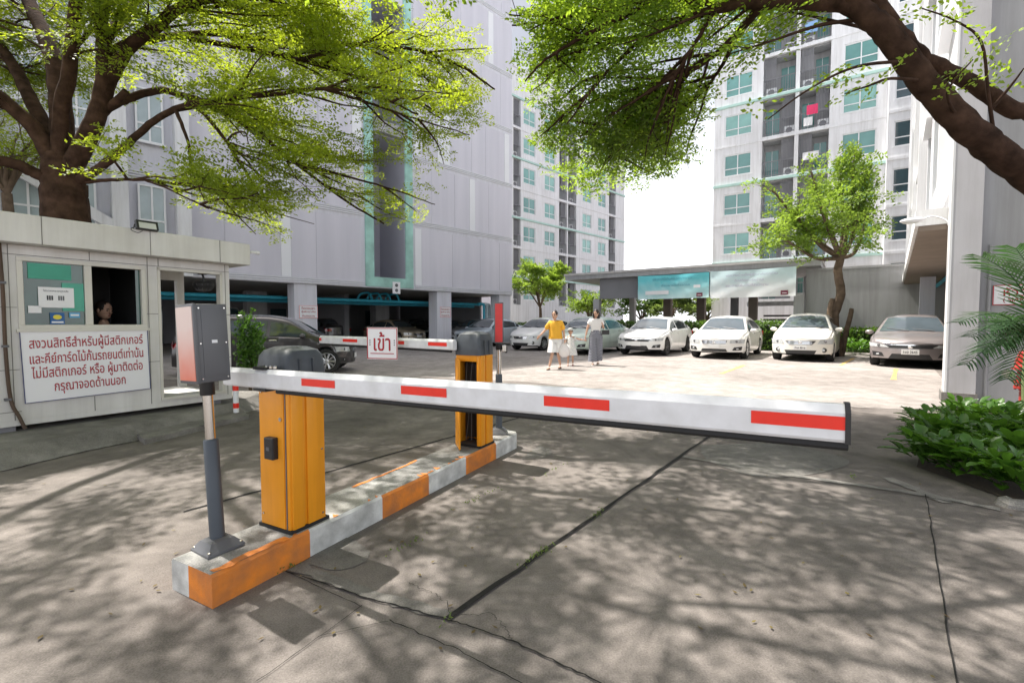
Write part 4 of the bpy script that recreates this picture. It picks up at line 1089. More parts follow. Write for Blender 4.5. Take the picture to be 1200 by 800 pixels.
CAR_TYPES = {
    # top profile (x fraction from front 0..1 of length, z), belt, wheel positions, sizes
    'sedan': dict(L=4.55, W=1.78, top=[(0, .66), (.02, .735), (.06, .79), (.26, .935), (.425, 1.36), (.50, 1.435), (.58, 1.445), (.70, 1.37), (.865, 1.06), (.97, 1.02), (1, .90)], belt=[(0, .62), (.1, .74), (.28, .86), (.6, .92), (.85, .97), (1, .86)], wf=.195, wr=.79, r=.325),
    'small': dict(L=4.25, W=1.68, top=[(0, .70), (.02, .77), (.06, .83), (.22, 1.0), (.40, 1.42), (.48, 1.50), (.57, 1.515), (.70, 1.43), (.86, 1.12), (.97, 1.08), (1, .95)], belt=[(0, .66), (.1, .79), (.25, .92), (.6, .97), (.85, 1.02), (1, .9)], wf=.185, wr=.79, r=.30),
    'mpv': dict(L=4.4, W=1.70, top=[(0, .70), (.02, .78), (.06, .84), (.20, 1.0), (.38, 1.45), (.50, 1.53), (.70, 1.54), (.90, 1.45), (.98, 1.02), (1, .80)], belt=[(0, .66), (.1, .80), (.22, .92), (.6, .97), (.9, 1.02), (1, .78)], wf=.135, wr=.79, r=.325),
}
def make_car(label, loc, face_to, typ, pm, style=0, rim=RIMS, glass=CGL, wind=CGLL, scale=1.0, plate=None, lamp=HL, detail=True):
    """loc = ground point under the front bumper; face_to = unit direction the car faces"""
    P = CAR_TYPES[typ]; L, W = P['L'], P['W']; hw = W / 2
    rz = math.atan2(face_to[1], face_to[0])
    root = thing('parked_car', label, 'car', (loc[0] - face_to[0] * L / 2 * scale, loc[1] - face_to[1] * L / 2 * scale, 0), rz, 'cars parked around the forecourt')
    root.scale = (scale,) * 3
    r = P['r']; xf, xr = L / 2 - P['wf'] * L, L / 2 - P['wr'] * L
    topP = [(L / 2 - a * L, b) for a, b in P['top']]; beltP = [(L / 2 - a * L, b) for a, b in P['belt']]
    def zt(x): return interp(x, topP)
    def zb_(x): return min(interp(x, beltP), zt(x) - .015)
    def zbot(x):
        z = .20 + .05 * max(0, (abs(x) - L / 2 + .5) / .5)
        for wx in (xf, xr):
            a = r * 1.16
            if abs(x - wx) < a: z = max(z, r * .98 + math.sqrt(a * a - (x - wx) ** 2))
        return z
    def plan(x):
        e = abs(x) / (L / 2); return hw * (1 - .05 * e ** 4)
    def disp(x, y, z):
        sg = 1 if x > 0 else -1
        t = max(0, (abs(x) - (L / 2 - .75)) / .75)
        a = .40 if x > 0 else .24
        f = t * t * (a * min(1.15, abs(y) / hw) ** 2.6 + (.10 * max(0, z - .5) + .10 * max(0, .36 - z)))
        return -sg * f
    NJ = 10
    def sec(x):
        w = plan(x); b = zb_(x); t_ = zt(x); bo = zbot(x); g_ = t_ - b
        out = [(.93 * w, bo), (.985 * w, bo + .14 * (b - bo)), (w, bo + .48 * (b - bo)), (.992 * w, bo + .78 * (b - bo)), (.955 * w, b)]
        yl = .93 * w; ins = min(.30 * W * .5, .46 * g_)
        out += [(yl, b + .03 * g_)]
        out += [(yl - ins * .86, b + .80 * g_), (yl - ins * 1.05 - .02, b + .93 * g_)]
        yr = yl - ins * 1.05 - .02
        out += [(yr * .58, b + .99 * g_), (0, t_ + .012)]
        return out
    def Sf(x, jf, sgn=1, off=0.0):
        s_ = sec(x); i = max(0, min(NJ - 2, int(jf))); f = jf - i
        y = s_[i][0] * (1 - f) + s_[i + 1][0] * f; z = s_[i][1] * (1 - f) + s_[i + 1][1] * f
        if off:
            dy, dz = s_[i + 1][0] - s_[i][0], s_[i + 1][1] - s_[i][1]; l = math.hypot(dy, dz) or 1
            y += dz / l * off; z += -dy / l * off
        return Vector((x + disp(x, y, z), sgn * y, z))
    def Ff(y, z, off=0.0, end=1):
        x = end * (L / 2); return Vector((x + disp(x, y, z) + end * off, y, z))
    xsn = set(np.linspace(-L / 2, L / 2, 47))
    for wx in (xf, xr):
        for q in np.linspace(-1, 1, 15): xsn.add(wx + q * r * 1.158)
    xsn = sorted(xsn)
    mb = MB()
    rows = []
    for x in xsn:
        lf = [Sf(x, k) for k in range(NJ)]; rt = [Sf(x, k, -1) for k in range(NJ - 2, -1, -1)]
        rows.append(lf + rt)
    mb.grid(rows, pm)
    for end in (1, -1):
        s_ = sec(end * L / 2); cap = []
        for k in range(NJ - 1):
            y, z = s_[k]; cap.append([Ff(y * q, z, 0, end) for q in np.linspace(1, -1, 13)])
        cap.append([Ff(s_[8][0] * q, s_[9][1], 0, end) for q in np.linspace(1, -1, 13)])
        mb.grid(cap, pm)
    bmesh.ops.remove_doubles(mb.bm, verts=mb.bm.verts[:], dist=.004)
    body = mb.build('body', root, 42)
    mb = MB(); mb.bx(-L / 2 + .35, L / 2 - .45, -hw * .74, hw * .74, .19, .62, UND)
    for wx in (xf, xr): mb.bx(wx - r * 1.12, wx + r * 1.12, -hw * .8, hw * .8, .3, r * 2.05, UND)
    mb.build('underbody', root)
    def patch(name, pts, m, parent=root, sm=60, th=0):
        q = MB(); q.grid(pts, m); return q.build(name, parent, sm)
    # glazing
    xc = L / 2 - P['top'][3][0] * L; xa = L / 2 - P['top'][4][0] * L - .02
    rowsW = []
    for x in np.linspace(xc - .07, xa + .03, 9):
        l = [Sf(x, jf, 1, .008) for jf in (7.15, 7.5, 8, 8.5, 9)]; rr = [Sf(x, jf, -1, .008) for jf in (8.5, 8, 7.5, 7.15)]
        rowsW.append(l + rr)
    ws_ = patch('windscreen', rowsW, wind)
    q = MB()
    for sy in (-.30, .22):
        b0 = Sf(xc - .06, 8.1, 1, .02); q.tube([Vector((b0.x + .02, sy + .25, b0.z)), Vector((b0.x - .16, sy - .25, b0.z + .07))], .010, TRIMK, 5)
    q.build('wiper', ws_)
    iR = 7
    xr0 = L / 2 - P['top'][7][0] * L; xr1 = L / 2 - P['top'][8][0] * L
    rowsW = []
    for x in np.linspace(xr0 - .04, xr1 + .08, 7):
        rowsW.append([Sf(x, jf, 1, .008) for jf in (7.2, 8, 9)] + [Sf(x, jf, -1, .008) for jf in (8, 7.2)])
    patch('rear_window', rowsW, glass)
    xm = (xf + xr) / 2 + .02
    xback = xr1 + (.22 if typ != 'mpv' else .25)
    for sg in (1, -1):
        for (x0, x1) in ((xc - .22, xm + .04), (xm - .04, xback + .30), (xback + .25, xback)):
            if typ == 'mpv' and x1 == xback: x0, x1 = xback + .24, xback - .1
            rows_ = [[Sf(x, jf, sg, .007) for jf in (5.06, 5.3, 5.6, 5.9)] for x in np.linspace(x0, x1, 8)]
            patch('side_window', rows_, glass)
        # shut lines and handles
        q = MB()
        for x in (xf - r * 1.30, xm, xr + r * 1.0):
            q.grid([[Sf(x - .005, jf, sg, .003) for jf in np.linspace(.8 if x == xm else 2.6, 5, 9)], [Sf(x + .005, jf, sg, .003) for jf in np.linspace(.8 if x == xm else 2.6, 5, 9)]], TRIMK)
        xh = np.linspace(xc - .12, L / 2 - .30, 12)
        q.grid([[Sf(x, 5.62, sg, .003) for x in xh], [Sf(x, 5.72, sg, .003) for x in xh]], TRIMK)
        q.build('door_seam', body)
        for x in (xm + .14, xr + r * 1.0 + .16):
            c = Sf(x, 3.55, sg, .015); q = MB(); q.box(c, (.19, .03, .032), CHR2 if style == 3 else pm, bev=.01); q.build('door_handle', root)
        # mirrors
        c = Sf(xc - .30, 5.0, sg, 0); q = MB(); q.ball(c + Vector((.02, sg * .12, .05)), (.07, .11, .07), pm, seg=12); q.tube([c, c + Vector((.01, sg * .09, .03))], .025, TRIMK, 6); q.build('mirror', root, 60)
    # wheels
    wd = wheel_data(r, rim)
    for wx in (xf, xr):
        for sg in (1, -1):
            h = bpy.data.objects.new('wheel', wd[0]); COL.objects.link(h); h.parent = root; h.location = (wx, sg * (hw - .125), r); h.rotation_euler = (0, 0, 0 if sg > 0 else math.pi)
            for nm, dd in (('tyre', wd[1]), ('rim', wd[2])):
                o = bpy.data.objects.new(nm, dd); COL.objects.link(o); o.parent = h
    # front
    def fpatch(name, quad, m, off=.006, nu=10, nv=4, parent=root):
        (a, b, c, d) = quad
        rows_ = []
        for i in range(nv + 1):
            v = i / nv; row = []
            for k in range(nu + 1):
                u = k / nu
                y = (a[0] * (1 - u) + b[0] * u) * (1 - v) + (d[0] * (1 - u) + c[0] * u) * v
                z = (a[1] * (1 - u) + b[1] * u) * (1 - v) + (d[1] * (1 - u) + c[1] * u) * v
                row.append(Ff(y, z, off))
            rows_.append(row)
        return patch(name, rows_, m, parent)
    zf = P['top'][0][1]
    st = style
    for sg in (1, -1):
        if st == 1:   # slim swept lamps
            hq = [(sg * .48 * hw, zf - .115), (sg * .965 * hw, zf - .10), (sg * .99 * hw, zf + .005), (sg * .60 * hw, zf - .045)]
        elif st == 2:
            hq = [(sg * .52 * hw, zf - .14), (sg * .95 * hw, zf - .15), (sg * .99 * hw, zf + .0), (sg * .60 * hw, zf - .02)]
        else:
            hq = [(sg * .52 * hw, zf - .13), (sg * .95 * hw, zf - .13), (sg * .98 * hw, zf - .0), (sg * .54 * hw, zf - .02)]
        h = fpatch('headlight', hq, lamp, .007)
        yc = sum(p[0] for p in hq) / 4; zc = sum(p[1] for p in hq) / 4
        q = MB(); q.ball(Ff(yc * .96, zc, .002), (.02, .05, .042), HLD if lamp == HL else HL, seg=10); q.build('lamp_lens', h, 60)
        fq = [(sg * .60 * hw, .30), (sg * .88 * hw, .31), (sg * .90 * hw, .43), (sg * .66 * hw, .40)]
        if st == 2:
            q = MB(); q.ball(Ff(sg * .70 * hw, .37, -.01), (.03, .085, .075), TRIMK, seg=12); q.ball(Ff(sg * .70 * hw, .37, .004), (.03, .045, .045), HL, seg=12); q.build('fog_lamp', root, 60)
        else:
            h = fpatch('fog_lamp', fq, TRIMK, .006, 6, 3); q = MB(); q.ball(Ff(sg * .74 * hw, .355, .004), (.012, .06, .02), HL, seg=10); q.build('lamp_lens', h, 60)
    if st == 1:
        fpatch('grille', [(-.50 * hw, zf - .13), (.50 * hw, zf - .13), (.58 * hw, zf - .055), (-.58 * hw, zf - .055)], TRIMK)
        gq = [(-.60 * hw, zf - .055), (.60 * hw, zf - .055), (.60 * hw, zf - .03), (-.60 * hw, zf - .03)]
        fpatch('chrome_bar', gq, CHR2, .012)
        fpatch('bumper_intake', [(-.50 * hw, .25), (.50 * hw, .25), (.42 * hw, .38), (-.42 * hw, .38)], TRIMK)
    elif st == 2:
        gr = fpatch('grille', [(-.36 * hw, zf - .17), (.36 * hw, zf - .17), (.48 * hw, zf - .055), (-.48 * hw, zf - .055)], TRIMK)
        for q in range(3): fpatch('chrome_bar', [(-(.38 + .035 * q) * hw, zf - .155 + q * .036), ((.38 + .035 * q) * hw, zf - .155 + q * .036), ((.39 + .035 * q) * hw, zf - .140 + q * .036), (-(.39 + .035 * q) * hw, zf - .140 + q * .036)], CHR2, .012, parent=gr)
        fpatch('bumper_intake', [(-.44 * hw, .25), (.44 * hw, .25), (.50 * hw, .36), (-.50 * hw, .36)], TRIMK)
    else:
        gr = fpatch('grille', [(-.40 * hw, zf - .15), (.40 * hw, zf - .15), (.44 * hw, zf - .04), (-.44 * hw, zf - .04)], TRIMK)
        for q in range(3): fpatch('chrome_bar', [(-.41 * hw, zf - .135 + q * .034), (.41 * hw, zf - .135 + q * .034), (.41 * hw, zf - .122 + q * .034), (-.41 * hw, zf - .122 + q * .034)], CHR2, .011, parent=gr)
        fpatch('bumper_intake', [(-.46 * hw, .26), (.46 * hw, .26), (.40 * hw, .35), (-.40 * hw, .35)], TRIMK)
    em = MB(); c = Ff(0, zf - .09, .018); em.ball(c, (.008, .055, .042), CHR2, seg=14); em.build('emblem', root, 60)
    pl = MB(); c = Ff(0, .435, .014); pl.box(c, (.012, .36, .13), PLATE, bev=.004); po = pl.build('number_plate', root)
    if plate:
        me, M = fit_text(plate, .28, .07); pl = MB(); pl.addmesh(me, INK, Matrix.Translation((c.x + .0075, 0, .435)) @ Matrix.Rotation(math.pi / 2, 4, 'Z') @ M); pl.build('plate_text', po)
    for sg in (1, -1):
        rows_ = []
        for v in np.linspace(0, 1, 3): rows_.append([Ff(sg * hw * y, .72 + .16 * v, .006, -1) for y in np.linspace(.55, .97, 6)])
        patch('tail_light', rows_, TAILR)
        rows_ = [[Sf(x, jf, sg, .006) for jf in (3.1, 3.5, 3.9)] for x in np.linspace(-L / 2 + .02, -L / 2 + .32, 5)]
        patch('tail_light', rows_, TAILR)
    return root

PW = paint('car_white', (.80, .80, .79)); PPW = paint('car_pearl_white', (.78, .77, .74)); PCW = paint('car_cream_white', (.82, .80, .74))
PGR = paint('car_warm_grey', (.34, .305, .305), .45); PDG = paint('car_brown_grey', (.050, .046, .049), .25); PGN = paint('car_pale_green', (.60, .70, .62), .15)
PSB = paint('car_silver_blue', (.46, .52, .58), .4); PTAN = paint('car_tan', (.44, .37, .28), .3); PBK = paint('car_black', (.018, .018, .02)); PSL = paint('car_silver', (.5, .5, .51), .5)
hd = Vector((-.588, -.809, 0))
def fp_(px, py): return G(px, py)
make_car('white sedan with slim dark headlamps and black wheels beside the pale green car', fp_(745, 417), hd, 'sedan', PW, 1, RIMB, plate='กก 1234' if False else None, scale=1.05, lamp=HL)
make_car('pearl white sedan with horizontal grille bars in front of the white banner', fp_(836, 421), hd, 'sedan', PPW, 3, scale=1.06)
make_car('cream white small sedan with round fog lamps in front of the pruned tree', fp_(937, 424), Vector((-.62, -.785, 0)), 'small', PCW, 2, scale=1.06, plate='7กศ 8816')
make_car('warm grey sedan with dark grille nearest the white building', fp_(1066, 432), Vector((-.66, -.75, 0)), 'sedan', PGR, 1, scale=1.06, plate='1ขฮ 2645')
make_car('pale green sedan behind the walking child', fp_(659, 416), hd, 'sedan', PGN, 3, scale=1.06)
make_car('white small sedan with dark tinted glass behind the person in yellow', fp_(609, 411), hd, 'small', PW, 2, scale=1.0, wind=CGL)
make_car('silver blue sedan behind the red reader of the far barrier', fp_(541, 407), hd, 'sedan', PSB, 3, scale=1.04, wind=CGL)
make_car('silver sedan under the corner of the car park', Vector((-3.6, 27.6, 0)), hd, 'sedan', PSL, 1, scale=1.02, wind=CGL)
make_car('dark brown grey people carrier with chrome handles leaving past the booth', D(416, 425, 12.4).xy.to_3d(), Vector((.98, .20, 0)).normalized(), 'mpv', PDG, 3, scale=.96, wind=CGL)
ga = Vector((.9, -.43, 0)).normalized()
make_car('tan sedan in the shade under the car park', Vector((-5.6, 27.8, 0)), Vector((.80, -.6, 0)), 'sedan', PTAN, 2, wind=CGL)
make_car('black sedan parked beside the tan one under the car park', Vector((-4.0, 30.5, 0)), Vector((.2, -.98, 0)).normalized(), 'sedan', PBK, 1, wind=CGL)
make_car('black small sedan deep under the car park', Vector((-6.8, 33.0, 0)), Vector((.2, -.98, 0)).normalized(), 'small', PBK, 2, wind=CGL)
make_car('dark car showing its tail light behind the first pillar', Vector((-13.5, 31.2, 0)), Vector((-.7, .71, 0)), 'small', PDG, 2, wind=CGL)

# ================================================================== TREES
def tube_path(mb, pts, r0, r1, m, n=8, wob=0.0, rnd=None):
    P = catmull(pts, 6); L_ = len(P)
    if wob and rnd:
        P = [p + Vector((rnd.uniform(-wob, wob), rnd.uniform(-wob, wob), rnd.uniform(-wob, wob))) * (0 if i == 0 else 1) for i, p in enumerate(P)]
    mb.tube(P, [r0 + (r1 - r0) * (i / (L_ - 1)) ** .85 for i in range(L_)], m, n)
    return P

def leaf_mesh(name, C, A, B, m, parent, fold=0.0):
    """C centres, A half-length vectors, B half-width vectors (n x 3) -> diamond leaves"""
    n = len(C); co = np.empty((n, 4, 3), np.float32)
    co[:, 0] = C - A; co[:, 1] = C + B - A * .1; co[:, 2] = C + A; co[:, 3] = C - B - A * .1
    me = bpy.data.meshes.new(name); me.vertices.add(n * 4); me.loops.add(n * 4); me.polygons.add(n)
    me.vertices.foreach_set('co', co.ravel()); me.loops.foreach_set('vertex_index', np.arange(n * 4, dtype=np.int32))
    me.polygons.foreach_set('loop_start', np.arange(0, n * 4, 4, dtype=np.int32)); me.polygons.foreach_set('loop_total', np.full(n, 4, np.int32))
    me.update(calc_edges=True); me.materials.append(m)
    o = bpy.data.objects.new(name, me); COL.objects.link(o)
    if parent is not None: o.parent = parent
    return o

def spray(rs, base, dirv, length, leaf, width, sp=.055, sub_sp=.11, sub_len=.36, droop=.12, tilt=.35):
    """one feathery twig: side twigs left and right, leaves on both sides of each"""
    d = dirv / (np.linalg.norm(dirv) + 1e-9)
    side = np.cross(d, [0, 0, 1.0]); side /= (np.linalg.norm(side) + 1e-9); up = np.cross(side, d)
    ro = rs.normal(0, tilt); side, up = side * math.cos(ro) + up * math.sin(ro), up * math.cos(ro) - side * math.sin(ro)
    ns = max(2, int(length / sub_sp)); s = (np.arange(ns) + .5) / ns
    pb = base + np.outer(s * length, d) - np.outer((s * length) ** 2 * droop, [0, 0, 1.0])
    C, A, B = [], [], []
    for sgn in (-1, 1):
        ang = rs.uniform(.7, 1.2, ns)
        sd = np.cos(ang)[:, None] * d + (sgn * np.sin(ang))[:, None] * side + rs.normal(0, .18, (ns, 3))
        sd /= np.linalg.norm(sd, axis=1)[:, None]
        sln = sub_len * (1.15 - .65 * s) * rs.uniform(.6, 1.3, ns)
        nl = max(2, int(sub_len / sp)); t = (np.arange(nl) + .6) / nl
        p = pb[:, None, :] + sd[:, None, :] * (t[None, :, None] * sln[:, None, None])
        p[..., 2] -= (t[None, :] * sln[:, None]) ** 2 * .5
        for lg in (-1, 1):
            pv = np.cross(sd, up); pv /= np.linalg.norm(pv, axis=1)[:, None]
            ld = sd[:, None, :] * .45 + lg * pv[:, None, :] * .9 + rs.normal(0, .32, p.shape)
            ld /= np.linalg.norm(ld, axis=2)[..., None]
            nr_ = up + rs.normal(0, .45, p.shape); w_ = np.cross(ld, nr_); w_ /= np.linalg.norm(w_, axis=2)[..., None]
            ll = leaf * rs.uniform(.65, 1.25, p.shape[:2])[..., None]
            C.append((p + ld * ll * .55).reshape(-1, 3)); A.append((ld * ll * .5).reshape(-1, 3)); B.append((w_ * ll * width * .5).reshape(-1, 3))
    return np.concatenate(C), np.concatenate(A), np.concatenate(B), pb

def grow(rs, limbs, n_sec, n_twig, sec_len, twig_len, leaf, width, keep=None, t0=.35, spread=1.1, rise=(-.25, .35), post=None, **kw):
    """limbs: list of (path, r_tip). returns leaf arrays, twig tubes [(pts, r0, r1)]"""
    secs = []; tubes = []
    lens = np.array([sum((a - b).length for a, b in zip(P[:-1], P[1:])) for P in limbs]); pr = lens / lens.sum()
    for k in range(n_sec):
        P = limbs[rs.choice(len(limbs), p=pr)]; i = min(len(P) - 2, int((t0 + (1 - t0) * rs.random()) * (len(P) - 1)))
        b = np.array(P[i]); d = np.array(P[i + 1] - P[i]); d /= np.linalg.norm(d) + 1e-9
        a = rs.uniform(-spread, spread); dd = np.array([d[0] * math.cos(a) - d[1] * math.sin(a), d[0] * math.sin(a) + d[1] * math.cos(a), d[2] * .4 + rs.uniform(*rise)])
        dd /= np.linalg.norm(dd); l = rs.uniform(*sec_len)
        pts = [Vector(b + dd * l * q + np.array([0, 0, -.06 * (l * q) ** 2]) + rs.normal(0, .04 * l * q, 3)) for q in (0, .33, .66, 1)]
        if keep and not keep(pts[-1]): continue
        if post is not None and not post(np.array([pts[-1]]))[0]: continue
        P2 = catmull(pts, 4); secs.append(P2); tubes.append((P2, .022, .006))
    src = secs + [P[int(len(P) * .55):] for P in limbs]
    lens = np.array([sum((a - b).length for a, b in zip(P[:-1], P[1:])) for P in src]); pr = lens / lens.sum()
    Cs, As, Bs = [], [], []
    for k in range(n_twig):
        P = src[rs.choice(len(src), p=pr)]; i = min(len(P) - 2, int((.15 + .85 * rs.random()) * (len(P) - 1)))
        b = np.array(P[i]); d = np.array(P[i + 1] - P[i]); d /= np.linalg.norm(d) + 1e-9
        a = rs.uniform(-spread, spread); dd = np.array([d[0] * math.cos(a) - d[1] * math.sin(a), d[0] * math.sin(a) + d[1] * math.cos(a), rs.uniform(rise[0] - .1, rise[1])])
        l = rs.uniform(*twig_len)
        if keep and not keep(Vector(b + dd * l)): continue
        c, A_, B_, pb = spray(rs, b, dd, l, leaf, width, **kw)
        if post is not None:
            kk = post(c)
            if kk.sum() < .35 * len(c): continue
            c, A_, B_ = c[kk], A_[kk], B_[kk]
            if not post(pb[-1:])[0]: pb = pb[:max(2, len(pb) // 2)]
        Cs.append(c); As.append(A_); Bs.append(B_); tubes.append(([Vector(b)] + [Vector(q) for q in pb[::2]], .006, .0025))
    return np.concatenate(Cs), np.concatenate(As), np.concatenate(Bs), tubes
def filt(C, A, B, f):
    k = f(C); return C[k], A[k], B[k]

def shade_twigs(rs, limbs, n, xr, yr, zr, twig_len, leaf, width, ok, **kw):  # unseen sprays above the frame, added and sized to dapple the ground
    pts = np.array([list(p) for P in limbs for p in P]); Cs, As, Bs, tubes = [], [], [], []
    for k in range(n):
        fr_ = ((k + .5) * .7548776662) % 1, ((k + .5) * .5698402910) % 1
        b = np.array([xr[0] + (xr[1] - xr[0]) * fr_[0] + rs.normal(0, .12), yr[0] + (yr[1] - yr[0]) * fr_[1] + rs.normal(0, .12), rs.uniform(*zr)])
        if not ok(b): continue
        q = pts[np.argmin(((pts - b) ** 2).sum(1))]; dd = b - q; l0 = np.linalg.norm(dd) + 1e-6
        a = math.atan2(dd[1], dd[0]) + rs.normal(0, .6); d = np.array([math.cos(a), math.sin(a), rs.uniform(-.25, .2)])
        c, A_, B_, pb = spray(rs, b, d, rs.uniform(*twig_len), leaf, width, **kw)
        Cs.append(c); As.append(A_); Bs.append(B_)
        m = (q + b) / 2 + np.array([0, 0, .08 * l0]); tubes.append((catmull([Vector(q), Vector(m), Vector(b)], 3) + [Vector(v) for v in pb[1::2]], .006, .002))
    return np.concatenate(Cs), np.concatenate(As), np.concatenate(Bs), tubes

def tree(name, label, base, paths, leafm, bark, rs, n_sec, n_twig, sec_len, twig_len, leaf, width, keep=None, t0=.35, group=None, twigtubes=True, post=None, spread=1.1, rise=(-.25, .35), shade_field=None, **kw):
    t = thing(name, label, 'tree', base, 0, group)
    Mi = Vector(base); mb = MB(); limbs = []; alll = []
    rnd = random.Random(3)
    for pts, r0, r1, bear in paths:
        P = tube_path(mb, [Vector(p) - Mi for p in pts], r0, r1, bark, 10 if r0 > .05 else 7, wob=.006 + r1 * .06, rnd=rnd)
        if bear: limbs.append([p + Mi for p in P])
        if r1 < .06: alll.append([p + Mi for p in P])
    mb.build('trunk', t, 80)
    C, A, B, tubes = grow(rs, limbs, n_sec, n_twig, sec_len, twig_len, leaf, width, keep, t0, spread, rise, post, **kw)
    for fd in (shade_field or []):
        c, a, b, tb = shade_twigs(rs, alll, *fd, leaf=.08, width=.58, ok=lambda p: p[2] > 1.62 + .70 * p[1] or abs(p[0]) > 1.16 * p[1], **dict(kw, sub_sp=.13, sp=.08, sub_len=.40, tilt=.6))
        C, A, B = np.concatenate([C, c]), np.concatenate([A, a]), np.concatenate([B, b]); tubes += tb
    if twigtubes:
        mb = MB()
        for P, r0, r1 in tubes:
            n = len(P); mb.tube([p - Mi for p in P], [r0 + (r1 - r0) * i / (n - 1) for i in range(n)], bark, 4, cap=False)
        mb.build('branch', t, 80, normals=False)
    leaf_mesh('crown', C - np.array(Mi), A, B, leafm, t)
    return t, len(C)

# --- big tree behind the booth
d0 = 7.6
def Q(*l): return [D(px, py, d) for px, py, d in l]
bl_ = D(77, 252, d0); base = Vector((bl_.x, bl_.y, .12))
paths = [
    ([base, Vector((base.x, base.y, 1.4)), D(77, 250, d0), D(74, 215, d0), D(72, 190, d0 + .05)], .36, .26, False),
    (Q((70, 200, d0), (50, 165, 7.5), (25, 135, 7.3), (-30, 95, 7.0), (-120, 60, 6.8)), .15, .07, True),
    (Q((68, 180, d0), (48, 140, 7.8), (25, 95, 8.0), (0, 55, 8.2), (-60, 0, 8.6), (-140, -70, 9)), .13, .05, True),
    (Q((75, 190, d0), (70, 110, 7.8), (58, 55, 8.0), (35, 5, 8.3), (10, -70, 8.7), (-30, -180, 9)), .17, .07, True),
    (Q((70, 190, d0), (72, 130, 7.4), (82, 80, 7.3), (86, 30, 7.2), (95, -40, 7.0), (115, -160, 6.6), (150, -300, 6.2)), .12, .05, True),
    (Q((85, 195, d0), (108, 150, 7.5), (121, 105, 7.4), (122, 55, 7.3), (116, 0, 7.2), (125, -90, 7.0), (170, -220, 6.6)), .15, .06, True),
    (Q((115, 130, 7.45), (132, 85, 7.4), (152, 55, 7.3), (185, 30, 7.2), (220, 5, 7.1), (300, -20, 7.0), (420, -60, 6.8), (520, -110, 6.7)), .12, .035, True),
    (Q((122, 70, 7.4), (150, 52, 7.7), (175, 47, 7.9), (205, 42, 8.1), (260, 40, 8.3), (330, 48, 8.5), (420, 53, 8.7), (490, 59, 8.8), (540, 78, 8.9), (580, 105, 9.0)), .085, .015, True),
    (Q((205, 42, 8.1), (260, 52, 8.0), (330, 66, 8.0), (400, 84, 8.1), (463, 106, 8.2), (520, 135, 8.3)), .055, .012, True),
    (Q((95, 165, d0), (122, 130, 7.7), (150, 116, 7.9), (185, 106, 8.0), (215, 112, 8.0), (245, 122, 8.0), (290, 148, 8.1), (345, 190, 8.3), (400, 232, 8.5), (450, 262, 8.6)), .085, .015, True),
    (Q((92, 212, d0), (115, 198, 7.4), (142, 176, 7.2), (170, 150, 7.1), (205, 128, 7.0), (245, 118, 7.0), (310, 112, 7.0), (380, 104, 7.0), (440, 112, 7.1), (490, 135, 7.2)), .075, .012, True),
    (Q((95, 214, d0), (130, 211, 7.5), (170, 211, 7.4), (215, 216, 7.4), (260, 228, 7.5)), .035, .008, True),
    (Q((122, 50, 7.4), (160, 0, 8.2), (220, -50, 9.0), (320, -90, 9.8), (430, -80, 10.4)), .08, .02, True),
    (Q((215, 112, 8.0), (245, 140, 7.7), (275, 180, 7.6), (300, 222, 7.6), (315, 255, 7.7)), .04, .01, True),
    (Q((345, 190, 8.3), (400, 205, 8.4), (460, 222, 8.6), (510, 240, 8.8)), .03, .008, True),
    (Q((380, 104, 7.0), (430, 120, 7.4), (490, 140, 7.9), (550, 158, 8.4)), .03, .008, True),
    (Q((170, 211, 7.4), (205, 225, 7.3), (245, 245, 7.3)), .02, .008, True),
    (Q((205, 128, 7.0), (220, 165, 6.9), (225, 200, 6.9), (240, 235, 7.0)), .03, .008, True),
    ([D(125, -90, 7.0), Vector((-5.2, 6.4, 6.7)), Vector((-3.6, 5.6, 6.9)), Vector((-1.8, 5.0, 6.8)), Vector((-.4, 4.6, 6.6))], .08, .02, False),  # limbs out of view from here, added to hold the shade sprays
    ([D(125, -90, 7.0), Vector((-5.6, 5.6, 6.9)), Vector((-4.4, 4.4, 6.8)), Vector((-3.2, 3.2, 6.4)), Vector((-2.2, 2.2, 6.0))], .08, .02, False),
    ([D(95, -40, 7.0), Vector((-6.4, 5.4, 6.4)), Vector((-6.2, 4.0, 6.6)), Vector((-5.9, 2.4, 6.3)), Vector((-5.5, 1.0, 6.0))], .08, .02, False),
    ([D(95, -40, 7.0), Vector((-7.0, 5.6, 6.5)), Vector((-7.9, 4.0, 6.7)), Vector((-8.2, 2.6, 6.6)), Vector((-8.0, 1.2, 6.2))], .07, .02, False),
    ([Vector((-5.6, 5.6, 6.9)), Vector((-4.4, 4.9, 7.1)), Vector((-2.6, 3.9, 7.1)), Vector((-.9, 3.3, 6.7))], .06, .02, False),
    ([Vector((-5.2, 6.4, 6.7)), Vector((-3.6, 6.4, 7.3)), Vector((-1.6, 6.2, 7.6)), Vector((.4, 5.8, 7.4))], .06, .02, True),
    (Q((70, 215, d0), (45, 205, 7.4), (20, 193, 7.2), (-10, 188, 7.0)), .10, .075, False),
    (Q((105, 150, d0), (125, 128, 7.5), (148, 108, 7.4)), .06, .05, False),
]
rs = np.random.default_rng(11)
def keepL(p): return p.z > 2.4 and p.y > 5.9
